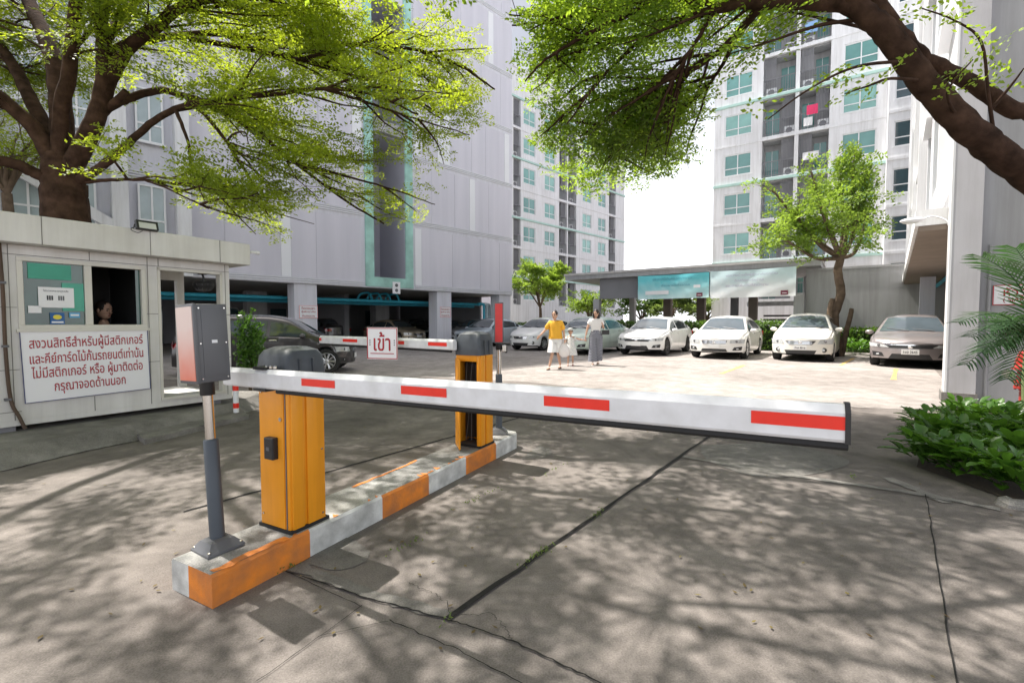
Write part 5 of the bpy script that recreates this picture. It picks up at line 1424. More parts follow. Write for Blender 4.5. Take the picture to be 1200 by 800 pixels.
# umbrella-shaped underside: the foliage hangs lowest in the middle of its spread
def postL(C):
    dx = np.sqrt((C[:, 0] + 3.9) ** 2 + (C[:, 1] - 7.6) ** 2)
    lo = 2.98 + .026 * dx ** 2 + .25 * np.sin(C[:, 0] * 2.3 + C[:, 1])
    wob = .28 * np.sin(C[:, 2] * 4.1 + C[:, 1] * 2.7) + .2 * np.sin(C[:, 2] * 9.3 - C[:, 1] * 5.1)
    return (C[:, 2] > lo + .12 * np.sin(C[:, 0] * 6.1)) & (C[:, 0] < -.35 - .62 * np.clip(5.6 - C[:, 2], 0, 9) + wob)
tl, nL = tree('rain_tree', 'large spreading tree with many thick limbs rising behind the guard booth', base, paths, LEAFL, BARK, rs, 330, 1080, (.8, 1.9), (.6, 1.2), .062, .46, keepL, t0=.35, post=postL, shade_field=[(265, (-9.4, .3), (1.0, 5.9), (5.5, 7.4), (.5, 1.0))], sub_sp=.12, sp=.06)
# --- big tree leaning in from the right
base = Vector((6.3, 4.5, 0))
paths = [
    ([base, Vector((6.3, 4.55, .9)), Vector((6.05, 4.6, 1.9)), D(1215, 215, 4.6), D(1165, 175, 4.55), D(1130, 148, 4.5), D(1095, 110, 4.5), D(1062, 70, 4.5), D(1035, 35, 4.5), D(1005, 8, 4.5), D(985, -30, 4.5), D(950, -90, 4.4), D(880, -190, 4.2)], .168, .075, True),
    ([Vector((6.05, 4.6, 1.75)), D(1225, 150, 4.75), D(1185, 128, 4.72), D(1140, 98, 4.7), D(1100, 78, 4.65), D(1075, 62, 4.6), D(1045, 25, 4.6), D(1010, -30, 4.8), D(960, -120, 5.2), D(900, -230, 5.6)], .088, .05, True),
    (Q((1012, 16, 4.5), (985, 4, 4.55), (955, 3, 4.65), (915, 3, 4.8), (870, 5, 4.95), (838, 9, 5.1), (790, -5, 5.3), (730, -30, 5.6), (660, -70, 5.9), (590, -120, 6.2)), .085, .03, True),
    (Q((890, 8, 4.9), (876, 26, 5.1), (860, 44, 5.3), (835, 66, 5.5), (805, 85, 5.7), (760, 105, 6.0), (715, 135, 6.3), (680, 160, 6.5)), .05, .012, True),
    (Q((840, 9, 5.1), (800, 25, 5.4), (760, 40, 5.7), (720, 48, 6.0), (680, 62, 6.3), (640, 90, 6.6)), .045, .012, True),
    (Q((790, -5, 5.3), (740, 5, 5.6), (690, 15, 5.9), (640, 25, 6.2), (600, 30, 6.4)), .04, .01, True),
    (Q((860, 44, 5.3), (850, 70, 5.6), (830, 100, 6.0), (800, 130, 6.3), (770, 150, 6.6)), .03, .01, True),
    (Q((790, -5, 5.3), (730, 20, 5.5), (680, 45, 5.7), (640, 70, 5.9), (615, 95, 6.1)), .04, .01, True),
    (Q((760, 40, 5.7), (720, 75, 5.7), (690, 110, 5.8), (665, 145, 6.0)), .03, .01, True),
    (Q((760, 105, 6.0), (735, 140, 6.3), (720, 165, 6.6), (715, 185, 6.8)), .02, .008, True),
    (Q((840, 9, 5.1), (815, 50, 5.2), (790, 90, 5.4), (775, 125, 5.6)), .03, .01, True),
    (Q((985, -30, 4.5), (940, -60, 4.9), (870, -70, 5.6), (790, -60, 6.4), (720, -40, 7.2)), .07, .02, True),
    (Q((950, -90, 4.4), (870, -110, 4.0), (760, -160, 3.7), (640, -220, 3.5), (480, -260, 3.4), (330, -260, 3.5)), .08, .02, False),  # overhead limbs out of view, added for shade on the ground
    (Q((880, -190, 4.2), (760, -230, 4.6), (620, -230, 5.2), (480, -200, 5.8), (380, -150, 6.3)), .08, .02, False),
    (Q((900, -230, 5.6), (800, -210, 6.5), (700, -160, 7.2)), .06, .02, True),
]
rs = np.random.default_rng(23)
def keepR(p): return p.x > -.1 and p.z > 3.0 and p.x < 2.9 and p.y > 4.6
def postR(C):
    px = 0
    dx = np.sqrt((C[:, 0] - 1.3) ** 2 + (C[:, 1] - 6.0) ** 2)
    lo = 3.25 + .10 * dx ** 2 * .55 + .18 * np.sin(C[:, 0] * 3.1) 
    wob = .2 * np.sin(C[:, 2] * 5.3 + C[:, 1] * 3.1) + .14 * np.sin(C[:, 2] * 11.3 - C[:, 1] * 6.7)
    return (C[:, 2] > lo + .1 * np.sin(C[:, 1] * 7.0)) & (C[:, 0] > -.1 + .42 * np.clip(5.4 - C[:, 2], 0, 9) + wob)
tr, nR = tree('rain_tree', 'leaning tree whose thick bare limb crosses the upper right corner', base, paths, LEAFR, BARK, rs, 230, 570, (.6, 1.5), (.5, 1.1), .058, .48, keepR, t0=.42, post=postR, shade_field=[(150, (-3.0, 2.4), (2.2, 5.2), (4.6, 6.2), (.4, .9))], sub_sp=.11, sp=.055)
# sparse leafy shoots on the bare limb, as twigs of the same tree
mb = MB(); Cs, As, Bs = [], [], []
for path, n in ((Q((1062, 72, 4.5), (1020, 75, 4.3), (985, 85, 4.2), (940, 110, 4.1), (900, 140, 4.1)), 5), (Q((1085, 95, 4.5), (1045, 92, 4.3), (1020, 100, 4.2), (990, 110, 4.2)), 5), (Q((1165, 160, 4.5), (1158, 110, 4.4), (1150, 50, 4.3), (1120, 25, 4.2), (1080, 10, 4.2)), 9), (Q((1160, 130, 4.5), (1185, 100, 4.4), (1200, 80, 4.3)), 3), (Q((1130, 148, 4.5), (1110, 110, 4.3), (1140, 70, 4.2)), 4)):
    P = catmull(path, 5); mb.tube([p - base for p in P], [.018 - .013 * i / (len(P) - 1) for i in range(len(P))], BARK, 5)
    for k in range(n):
        i = int((.3 + .7 * rs.random()) * (len(P) - 2)); dd = np.array(P[i + 1] - P[i]); dd = dd / np.linalg.norm(dd) + rs.normal(0, .5, 3)
        c, a, b, pb = spray(rs, np.array(P[i]), dd, rs.uniform(.15, .35), .05, .55, sp=.05, sub_sp=.09, sub_len=.13)
        Cs.append(c); As.append(a); Bs.append(b)
mb.build('shoot', tr, 80)
leaf_mesh('shoot_leaves', np.concatenate(Cs) - np.array(base), np.concatenate(As), np.concatenate(Bs), LEAFR, tr)

# --- small pruned tree in front of the grey wall
b0 = D(982, 396, 17.3); base = Vector((b0.x, b0.y, 0))
paths = [([base, D(980, 395, 17.3), D(977, 372, 17.3), D(985, 345, 17.3), D(982, 318, 17.3), D(986, 298, 17.3)], .18, .13, False),
         ([base + Vector((-.1, 0, 0)), D(976, 392, 17.2), D(972, 370, 17.2), D(976, 350, 17.2)], .13, .09, False),
         ([base + Vector((.15, 0, 0)), D(991, 392, 17.2), D(996, 372, 17.1), D(998, 362, 17.1)], .10, .07, False)]
for (tx, ty, td) in ((930, 250, 16.8), (905, 222, 17.3), (950, 200, 17), (985, 205, 17.6), (1000, 190, 17.2), (1008, 228, 17), (1012, 268, 16.8), (920, 280, 16.6), (960, 240, 16.2), (1000, 250, 18.3)):
    mxp = D((tx + 985) / 2 + 3, (ty + 300) / 2 + 12, (td + 17.3) / 2)
    paths.append(([D(985, 302, 17.3), mxp, D(tx, ty, td)], .10, .03, True))
rs = np.random.default_rng(5)
tree('pruned_tree', 'small light green tree with a thick knobbly trunk before the grey wall', base, paths, LEAFM, BARK2, rs, 60, 270, (.4, 1.0), (.5, 1.1), .13, .5, t0=.45, rise=(-.2, 1.0), spread=1.6, sub_sp=.17, sp=.12, sub_len=.42)
# --- tree in front of the far apartment block
def simple_tree(name, label, px, py, d, spread_px, top_py, bot_py, leafm, seed, leaf=.2, n=150, nl=9, group=None):
    b0 = D(px, py, d); base = Vector((b0.x, b0.y, 0)); r = random.Random(seed); rs = np.random.default_rng(seed)
    fork = D(px, bot_py + (py - bot_py) * .25, d)
    paths = [([base, (base + fork) / 2 + Vector((.05, 0, 0)), fork], .16, .11, False)]
    for k in range(nl):
        a = 2 * math.pi * k / nl + r.uniform(-.3, .3); rad = spread_px * d / F * r.uniform(.45, .95)
        zt_ = D(px, top_py + (bot_py - top_py) * r.uniform(.0, .75), d).z
        e = Vector((base.x + math.cos(a) * rad, base.y + math.sin(a) * rad, zt_)); m = fork.lerp(e, .5) + Vector((0, 0, .25))
        paths.append(([fork, m, e], .07, .02, True))
    return tree(name, label, base, paths, leafm, BARK2, rs, nl * 4, n, (.4, 1.1), (.5, 1.1), leaf, .5, t0=.35, rise=(-.3, .7), spread=1.6, group=group, sub_sp=.22, sp=.16, sub_len=.5)
simple_tree('street_tree', 'open light green tree with visible branches before the far apartment block', 633, 385, 37, 36, 303, 352, LEAFM, 4, n=250, leaf=.24)
simple_tree('leafy_shrub', 'bright yellow green bush between the street tree and the pavilion', 692, 387, 32, 18, 346, 374, LEAFM, 8, n=90, nl=6)
simple_tree('street_tree', 'dark tree seen under the teal banner through the pavilion', 752, 390, 40, 26, 340, 372, HEDGE, 15, leaf=.26, n=120)
simple_tree('street_tree', 'dry yellowish tree between the brown pavilion columns', 785, 390, 38, 26, 338, 372, LEAFB, 16, leaf=.26, n=130)
simple_tree('street_tree', 'pale tree under the white banner beyond the pavilion', 828, 390, 36, 24, 338, 372, LEAFB, 17, leaf=.26, n=130)
simple_tree('street_tree', 'bare trunked tree at the left edge beyond the big tree', 8, 260, 13, 60, 120, 215, LEAFL, 21, leaf=.09, n=150)
# --- hedges
def hedge(label, p0, p1, h, w, seed, n=5000):
    p0, p1 = Vector(p0), Vector(p1); rs = np.random.default_rng(seed); d = p1 - p0; L_ = d.length
    o = thing('hedge', label, 'hedge', p0, math.atan2(d.y, d.x))
    u = rs.random((n, 3)); f = rs.integers(0, 3, n)
    P = np.stack([u[:, 0] * L_, (u[:, 1] - .5) * w, u[:, 2] * h], 1)
    P[f == 0, 1] = -w / 2 + rs.normal(0, .05, (f == 0).sum()); P[f == 1, 2] = h + rs.normal(0, .06, (f == 1).sum())
    A = rs.normal(0, 1, (n, 3)); A /= np.linalg.norm(A, axis=1)[:, None]; A *= .07; Bv = np.cross(A, rs.normal(0, 1, (n, 3))); Bv /= np.linalg.norm(Bv, axis=1)[:, None]; Bv *= .035
    leaf_mesh('foliage', P, A, Bv, HEDGE, o)
    mb = MB(); mb.bx(.05, L_ - .05, -w / 2 + .12, w / 2 - .1, 0, h - .12, mat('hedge_core', (.02, .035, .012), 1)); mb.build('stem', o)
hedge('clipped green hedge behind the pale green sedan', D(598, 380, 32).xy.to_3d(), D(722, 380, 27).xy.to_3d(), 1.15, .8, 2)
hedge('clipped hedge behind the white sedan under the pavilion', D(716, 380, 25.0).xy.to_3d(), Vector((13.0, 20.2, 0)), 1.25, .7, 3, 6500)
hedge('short hedge behind the pruned tree at the foot of the grey wall', Vector((13.2, 20.7, 0)), Vector((16.6, 18.2, 0)), .95, .5, 6, 3500)

# --- leafy shrubs in the bed on the right
def shrub_mesh(rs, n, lh, lw, hgt, m):
    mb = MB()
    for k in range(n):
        a = rs.uniform(0, 6.28); rad = rs.uniform(.0, .22) ** .8; z = rs.uniform(.08, hgt); el = rs.uniform(.15, 1.25)
        b = Vector((math.cos(a) * rad * .8, math.sin(a) * rad * .8, z * .75)); l = lh * rs.uniform(.7, 1.25); w = lw * rs.uniform(.8, 1.2)
        d = Vector((math.cos(a) * math.cos(el), math.sin(a) * math.cos(el), math.sin(el))); s_ = Vector((-math.sin(a), math.cos(a), 0)); up = s_.cross(d)
        if up.z < 0: up = -up
        rows = []
        for q, (t, ww) in enumerate(((0, .08), (.22, .62), (.5, 1.0), (.78, .72), (1.0, .06))):
            c = b + d * (l * t) - Vector((0, 0, .25 * l * t * t)); rows.append([c - s_ * (w * ww / 2) + up * .012 * ww, c - up * .006, c + s_ * (w * ww / 2) + up * .012 * ww])
        mb.grid(rows, m)
    return mb
rs = np.random.default_rng(77)
protos = []
for v in range(3):
    o = shrub_mesh(rs, 74, .185, .10, .45, LEAFS).build('foliage', None, 80); protos.append(o)
bed = [(1085, 543), (1110, 552), (1140, 562), (1172, 572), (1205, 580), (1095, 525), (1125, 532), (1158, 542), (1192, 552), (1225, 556), (1105, 512), (1138, 518), (1172, 524), (1205, 530), (1240, 535), (1118, 503), (1150, 506), (1185, 510), (1220, 512), (1130, 496), (1165, 498), (1200, 500), (1240, 505), (1090, 510), (1260, 560)]
for i, (px, py) in enumerate(bed):
    p = G(px, py); s_ = .72 + .25 * rs.random()
    t = thing('leafy_shrub', 'knee high leafy green shrub in the planting bed below the fire sign', 'shrub', p, rs.uniform(0, 6.28), 'shrubs in the planting bed')
    t.scale = (s_ * .95, s_ * .95, s_ * .90)
    o = protos[i % 3]
    if i < 3: o.parent = t
    else:
        c = o.copy(); COL.objects.link(c); c.parent = t
soil = MB(); 
blob(soil, [G(1075, 548), G(1110, 560), G(1160, 578), G(1220, 590), Vector((5.5, 3.3, 0)), Vector((8.4, 4.4, 0)), Vector((7.1, 6.9, 0)), G(1118, 488), G(1085, 512)], mat('soil', (.05, .035, .025), 1, bump=.6, scale=20), z=.010)
tag(soil.build('soil_ground'), kind='structure')
kb = thing('bed_kerb', 'low rough concrete kerb edging the planting bed', 'kerb', (0, 0, 0))
mb = MB(); mb.tube(catmull([G(1178, 590), G(1205, 596), Vector((4.6, 3.0, 0))], 6), .06, CONC2, 8); mb.build('kerb_stone', kb)
# plants at the pruned tree's foot
for k, (px, py) in enumerate(((992, 414), (1004, 416), (1010, 410), (984, 408))):
    p = G(px, py); t = thing('leafy_plant', 'low strap leaved plant at the foot of the pruned tree', 'plant', p, k * 1.3, 'plants under the pruned tree'); c = protos[k % 3].copy(); COL.objects.link(c); c.parent = t; t.scale = (1.7, 1.7, 1.5)
p = D(293, 440, 8.6); t = thing('leafy_shrub', 'dark shrub between the guard booth and the brown grey car', 'shrub', p.xy.to_3d(), 0)
rs = np.random.default_rng(3); n = 1500; P = rs.normal(0, 1, (n, 3)); P /= np.linalg.norm(P, axis=1)[:, None]; P *= (rs.random(n) ** .4)[:, None] * np.array([.24, .24, .62]) * (1 + .25 * np.sin(P[:, :1] * 9)); P[:, 2] += .85
A = rs.normal(0, 1, (n, 3)); A /= np.linalg.norm(A, axis=1)[:, None]; Bv = np.cross(A, rs.normal(0, 1, (n, 3))); Bv /= np.linalg.norm(Bv, axis=1)[:, None]
leaf_mesh('foliage', P, A * .045, Bv * .02, LEAFS, t)
mb = MB(); mb.tube([(0, 0, 0), (.02, 0, .5), (0, .02, 1.0)], [.03, .025, .012], BARK2, 6); mb.build('stem', t)
# --- palm at the right edge
pb_ = D(1222, 470, 5.6).xy.to_3d()
pm_ = thing('palm', 'feathery palm reaching in from the right edge before the grey wall', 'palm', pb_, 0)
mb = MB()
for (dx, dy) in ((0, 0), (.12, .06), (-.07, .1)): mb.tube([(dx, dy, 0), (dx * 1.2, dy * 1.2, .6), (dx * 1.4, dy, 1.15)], [.045, .04, .03], mat('palm_cane', (.16, .20, .08), .6), 8)
mb.build('trunk', pm_, 60)
rs = np.random.default_rng(8)
fr = [(1120, 378, 5.3), (1150, 300, 5.4), (1130, 428, 5.1), (1135, 395, 5.0), (1150, 412, 5.4), (1160, 385, 5.6), (1190, 290, 5.2), (1240, 260, 5.6), (1300, 330, 5.5), (1290, 270, 5.2), (1180, 445, 5.0), (1175, 405, 5.5)]
for (px, py, d) in fr:
    tip = D(px, py, d) - pb_; st_ = Vector((rs.uniform(-.06, .06), rs.uniform(-.05, .05), 1.05)); mid = (st_ + tip) / 2 + Vector((0, 0, .22))
    P = catmull([st_, mid, tip], 14); mb = MB(); mb.tube(P, [.010 - .008 * i / (len(P) - 1) for i in range(len(P))], LEAFP, 5)
    for i in range(4, len(P) - 1):
        t_ = (P[i + 1] - P[i - 1]).normalized(); sd = t_.cross(Vector((0, 0, 1))).normalized(); f = i / len(P); ll = .34 * math.sin(math.pi * min(1, .18 + f * .75)) + .05
        for sg in (-1, 1):
            e = P[i] + (t_ * .75 + sd * sg * .65 + Vector((0, 0, -.18 + .1 * rs.random()))).normalized() * ll * rs.uniform(.85, 1.1); w = t_ * .017
            m1_ = P[i].lerp(e, .5) + Vector((0, 0, .02)); mb.grid([[P[i] - w * .6, P[i] + w * .6], [m1_ - w, m1_ + w], [e - w * .15, e + w * .15]], LEAFP)
    mb.build('frond', pm_)
# --- fallen leaves and weeds
n = 420; rs = np.random.default_rng(31)
P = np.stack([rs.uniform(-4.5, 4.5, n), rs.uniform(1.3, 9, n) ** 1.0, np.full(n, .006)], 1); a = rs.uniform(0, 6.28, n)
A = np.stack([np.cos(a), np.sin(a), rs.uniform(-.1, .25, n)], 1) * rs.uniform(.008, .020, n)[:, None]; B = np.stack([-np.sin(a), np.cos(a), rs.uniform(-.2, .2, n)], 1) * rs.uniform(.004, .009, n)[:, None]
P[:, 2] += .004
DRYL = leafmat('dry_leaf', (.09, .05, .02), (.20, .17, .05), (.2, .14, .04), .2)
tag(leaf_mesh('fallen_leaves', P, A, B, DRYL, None), 'small dry leaves scattered over the concrete', 'leaves', kind='stuff')
Pl, Al, Bl = [], [], []
for (px, py, s_, k) in ((623, 657, .07, 46), (700, 605, .06, 34), (523, 728, .02, 14), (478, 640, .08, 30), (395, 632, .06, 26), (325, 672, .05, 40), (640, 647, .05, 30), (1000, 560, .05, 16), (560, 585, .12, 36), (650, 552, .1, 20)):
    c = G(px, py); dr = Vector((.615, .788, 0)); q = rs.normal(0, s_, k)
    for v in q:
        Pl.append((c.x + dr.x * v + rs.normal(0, .012), c.y + dr.y * v + rs.normal(0, .012), rs.uniform(.006, .03))); e = rs.normal(0, 1, 3); e[2] = abs(e[2]) + .3; e /= np.linalg.norm(e); Al.append(e * rs.uniform(.006, .014)); b = np.cross(e, rs.normal(0, 1, 3)); Bl.append(b / np.linalg.norm(b) * .004)
tag(leaf_mesh('weeds', np.array(Pl), np.array(Al), np.array(Bl), LEAFB, None), 'tiny weeds growing in the concrete joints', 'weeds', kind='stuff')
print('LEAVES', nL, nR)

# ================================================================== PEOPLE
def skin_me(nodes, edges, root, lev=2):
    me = bpy.data.meshes.new('figure'); ks = list(nodes); ix = {k: i for i, k in enumerate(ks)}
    me.from_pydata([nodes[k][0] for k in ks], [(ix[a], ix[b]) for a, b in edges], [])
    o = bpy.data.objects.new('figure', me); COL.objects.link(o)
    sk = o.modifiers.new('s', 'SKIN'); sk.use_smooth_shade = True
    for i, k in enumerate(ks):
        r = nodes[k][1]; v = me.skin_vertices[0].data[i]; v.radius = r if hasattr(r, '__len__') else (r, r); v.use_root = (k == root)
    sb = o.modifiers.new('u', 'SUBSURF'); sb.levels = lev; sb.render_levels = lev
    out = bpy.data.meshes.new_from_object(o.evaluated_get(bpy.context.evaluated_depsgraph_get()))
    bpy.data.objects.remove(o); bpy.data.meshes.remove(me)
    return out
def hand(mb, w, d, up, s=1.0, curl=.4):
    w, d = Vector(w), Vector(d).normalized(); up = Vector(up); sd = d.cross(up).normalized(); up = sd.cross(d).normalized()
    M = Matrix((sd, d, up)).transposed().to_4x4()
    mb.ball(w + d * .045 * s, (.040 * s, .052 * s, .017 * s), SKIN, M=M, seg=10)
    for k, (off, ln) in enumerate(((-.028, .062), (-.010, .074), (.009, .070), (.027, .054))):
        b = w + d * .085 * s + sd * off * s; m = b + d * ln * .5 * s - up * curl * .02 * s; e = m + (d - up * curl * 1.6).normalized() * ln * .5 * s
        mb.tube([b - d * .01, m, e], [.0092 * s, .0085 * s, .006 * s], SKIN, 6)
    b = w + d * .03 * s - sd * .034 * s; mb.tube([b, b + (d - sd * .8) .normalized() * .035 * s, b + (d * 1.2 - sd * .5 - up * .3).normalized() * .065 * s], [.011 * s, .010 * s, .007 * s], SKIN, 6)
def head(mb, c, s, tilt=0.0, yaw=0.0):
    M = Matrix.Rotation(yaw, 4, 'Z') @ Matrix.Rotation(tilt, 4, 'X'); T = lambda p: Vector(c) + (M @ Vector(p)) * s
    mb.ball(T((0, 0, 0)), (.073 * s, .092 * s, .112 * s), SKIN, M=M, seg=16); mb.ball(T((0, -.025, -.06)), (.055 * s, .062 * s, .055 * s), SKIN, M=M, seg=12)
    mb.tube([T((0, -.088, .012)), T((0, -.108, -.022)), T((0, -.09, -.03))], [.008 * s, .014 * s, .01 * s], SKIN, 6)
    for sx in (-1, 1):
        mb.ball(T((sx * .03, -.083, .008)), (.012 * s, .008 * s, .007 * s), HAIRM, seg=8); mb.box(T((sx * .03, -.088, .030)), (.030 * s, .008 * s, .006 * s), HAIRM, M=M); mb.ball(T((sx * .075, .0, -.005)), (.010 * s, .02 * s, .03 * s), SKIN, M=M, seg=8)
    mb.ball(T((0, -.084, -.058)), (.020 * s, .008 * s, .006 * s), mat('lip', (.35, .10, .09), .5), seg=8)
    return M
def hair_cap(mb, c, s, M, m=HAIRM):
    mb.ball(Vector(c) + (M @ Vector((0, .018, .022))) * s, (.083 * s, .096 * s, .108 * s), m, M=M @ Matrix.Rotation(R(-24), 4, 'X'), seg=16)
def ringloft(mb, rings, m, n=20):
    """rings: (centre, rx, ry)"""
    rows = []
    for i, (c, rx, ry) in enumerate(rings):
        rows.append([Vector(c) + Vector((math.cos(2 * math.pi * k / n) * rx * (1 + .05 * math.sin(k * 2.3 + i)), math.sin(2 * math.pi * k / n) * ry * (1 + .05 * math.cos(k * 1.9 + i)), 0)) for k in range(n)])
    mb.grid(rows, m, closed=True)
def foot(mb, ank, toe, m, s=1.0):
    a, t = Vector(ank), Vector(toe); d = (t - a); d.z = 0; d.normalize()
    M = Matrix.Rotation(math.atan2(d.y, d.x) - math.pi / 2, 4, 'Z')
    mb.ball(Vector((a.x, a.y, a.z - .045 * s)) + d * .07 * s, (.042 * s, .115 * s, .034 * s), m, M=M, seg=12)
def person(label, loc, rz, J, s, group='people walking across the forecourt'):
    t = thing('person', label, 'person', loc, rz, group)
    V = {k: Vector(v) * s for k, v in J.items()}
    nodes = {'pel': (V['pel'], (.125 * s, .095 * s)), 'wst': (V['wst'], (.108 * s, .085 * s)), 'cst': (V['cst'], (.128 * s, .095 * s)), 'nk0': (V['nk0'], .055 * s), 'nk1': (V['nk1'], .047 * s)}
    ed = [('pel', 'wst'), ('wst', 'cst'), ('cst', 'nk0'), ('nk0', 'nk1')]
    for q in 'lr':
        nodes.update({'sh' + q: (V['sh' + q], .052 * s), 'el' + q: (V['el' + q], .038 * s), 'wr' + q: (V['wr' + q], .026 * s), 'hp' + q: (V['hp' + q], .085 * s), 'kn' + q: (V['kn' + q], .055 * s), 'an' + q: (V['an' + q], .034 * s)})
        ed += [('cst', 'sh' + q), ('sh' + q, 'el' + q), ('el' + q, 'wr' + q), ('pel', 'hp' + q), ('hp' + q, 'kn' + q), ('kn' + q, 'an' + q)]
    me = skin_me(nodes, ed, 'pel'); mb = MB(); mb.addmesh(me, SKIN)
    for q in 'lr':
        hand(mb, V['wr' + q], V['wr' + q] - V['el' + q], Vector((-1 if q == 'l' else 1, .3, .1)), s)
        foot(mb, V['an' + q], V['to' + q], SKIN, s)
    return t, mb, V
def shirt(t, V, s, m, ext=.03, hem=None, sl=.75, skirt=0.0):
    nodes = {'pel': (V['pel'].lerp(V['wst'], hem if hem is not None else .2), (.150 * s, .118 * s)), 'wst': (V['wst'], (.140 * s, .112 * s)), 'cst': (V['cst'], (.150 * s, .115 * s)), 'nk': (V['nk0'] + Vector((0, 0, -.035 * s)), .085 * s)}
    ed = [('pel', 'wst'), ('wst', 'cst'), ('cst', 'nk')]
    for q in 'lr':
        nodes['sh' + q] = (V['sh' + q], .075 * s); nodes['el' + q] = (V['sh' + q].lerp(V['el' + q], sl), .072 * s); ed += [('cst', 'sh' + q), ('sh' + q, 'el' + q)]
    mb = MB(); mb.addmesh(skin_me(nodes, ed, 'wst'), m)
    if skirt: ringloft(mb, [(V['cst'] - Vector((0, 0, .03)), .165 * s, .125 * s), (V['wst'], .168 * s, .132 * s), (V['pel'].lerp(V['wst'], .4), .18 * s, .142 * s), (V['pel'] - Vector((0, 0, skirt)), .192 * s, .152 * s)], m)
    return mb.build('shirt', t, 180)

YSH = mat('yellow_blouse', (.80, .42, .04), .85, var=.08, scale=9, bump=.3, bscale=14); WCL = mat('white_cotton', (.76, .75, .75), .9, var=.05, scale=8, bump=.3, bscale=14)
SAND = mat('sandal_brown', (.07, .045, .035), .7); WSHOE = mat('white_shoe', (.72, .71, .69), .6)
def checker(name, a, b, sc):
    m = bpy.data.materials.new(name); m.use_nodes = True; nt = m.node_tree; p = nt.nodes['Principled BSDF']; p.inputs['Roughness'].default_value = .9
    tc = nt.nodes.new('ShaderNodeTexCoord'); k = nt.nodes.new('ShaderNodeTexChecker'); k.inputs['Scale'].default_value = sc; k.inputs['Color1'].default_value = (*a, 1); k.inputs['Color2'].default_value = (*b, 1)
    nt.links.new(tc.outputs['Object'], k.inputs['Vector']); nt.links.new(k.outputs[0], p.inputs['Base Color']); return m
CHK = checker('checked_cloth', (.09, .095, .13), (.30, .31, .35), 26.0)
FLOR = checker('patterned_cotton', (.62, .64, .64), (.74, .73, .71), 23.0)

# adult in yellow
loc = G(651, 432.5)
J = dict(pel=(0, 0, .92), wst=(-.005, 0, 1.07), cst=(-.01, 0, 1.27), nk0=(-.012, -.005, 1.42), nk1=(-.015, -.02, 1.49), shl=(-.165, 0, 1.37), shr=(.165, 0, 1.37), ell=(-.31, -.02, 1.15), wrl=(-.45, -.12, .99), elr=(.235, .03, 1.12), wrr=(.265, -.05, .90),
         hpl=(-.085, 0, .88), hpr=(.085, 0, .88), knl=(-.07, -.14, .50), anl=(-.15, -.22, .085), tol=(-.18, -.40, 0), knr=(.07, .02, .49), anr=(.12, .17, .10), tor=(.10, -.05, 0))
t, mb, V = person('person in a loose yellow blouse and white knee length shorts carrying a bag', loc, R(-14), J, .93)
hc = Vector((-.025, -.03, 1.60)) * .93; Mh = head(mb, hc, 1.0, R(12), R(-12)); 
mb.build('body', t, 180)
mb = MB(); hair_cap(mb, hc, 1.0, Mh); mb.ball(hc + Vector((0, .09, -.03)), (.055, .045, .07), HAIRM, seg=10); mb.build('hair', t, 180)
shirt(t, V, 1.02, YSH, hem=.3, sl=.9, skirt=.02)
mb = MB()
for q, sx in (('l', -1), ('r', 1)):
    h_, k_n = V['hp' + q], V['kn' + q]; a = h_ + Vector((0, 0, .05))
    ringloft(mb, [(a.lerp(k_n, f) + Vector((sx * .01 * f, 0, 0)), .108 + .025 * f, .106 + .02 * f) for f in (0, .25, .5, .75, .98)], WCL)
ringloft(mb, [(V['wst'] + Vector((0, 0, -.06)), .135, .107), (V['pel'], .17, .125), (V['pel'] + Vector((0, 0, -.12)), .185, .14)], WCL)
mb.build('shorts', t, 180)
mb = MB()
for q in 'lr':
    foot(mb, V['an' + q] + Vector((0, 0, -.022)), V['to' + q], SAND, 1.04)
mb.build('sandal', t, 180)
bg = thing('carrier_bag', 'white plastic carrier bag hanging from the hand of the person in yellow', 'bag', loc + Vector((.225, -.12, -.06)), 0)
mb = MB(); rows = []
for (z, rx, ry) in ((.40, .06, .03), (.46, .13, .06), (.55, .15, .075), (.66, .13, .06), (.74, .07, .03), (.80, .03, .015)):
    rows.append(((0, 0, z), rx, ry))
ringloft(mb, rows, mat('bag_plastic', (.74, .70, .69), .4, var=.06, scale=10, bump=.5, bscale=18), 16); mb.build('bag_body', bg, 180)
mb = MB()
for sx in (-.02, .02): mb.tube([(sx, 0, .78), (sx * .6, 0, .84), (0, 0, .90)], .007, SIGNW, 5)
mb.build('strap', bg)

# child
loc_c = G(668.5, 428.5); s = .63
J = dict(pel=(0, 0, .92), wst=(0, 0, 1.07), cst=(0, 0, 1.27), nk0=(0, -.005, 1.40), nk1=(0, -.01, 1.46), shl=(-.15, 0, 1.35), shr=(.15, 0, 1.35), ell=(-.23, -.02, 1.12), wrl=(-.26, -.10, .93), elr=(.38, -.02, 1.25), wrr=(.62, -.02, 1.22),
         hpl=(-.085, 0, .88), hpr=(.085, 0, .88), knl=(-.10, -.06, .50), anl=(-.11, -.10, .09), tol=(-.12, -.3, 0), knr=(.10, .0, .49), anr=(.11, .08, .10), tor=(.11, -.1, 0))
t, mb, V = person('small child in a pale patterned dress holding the hand of the person in white', loc_c, R(-10), J, s)
hc = Vector((0, -.02, 1.60)) * s + Vector((0, 0, .012)); Mh = head(mb, hc, .86, R(5), R(-10)); mb.build('body', t, 180)
mb = MB(); hair_cap(mb, hc, .86, Mh); mb.build('hair', t, 180)
mb = MB(); ringloft(mb, [((V['nk0'] + Vector((0, 0, -.02))), .055, .05), (V['cst'], .115, .085), (V['wst'], .105, .085), (V['pel'], .145, .12), (V['pel'] * .78, .185, .155), (V['pel'] * .55, .205, .175)], FLOR)
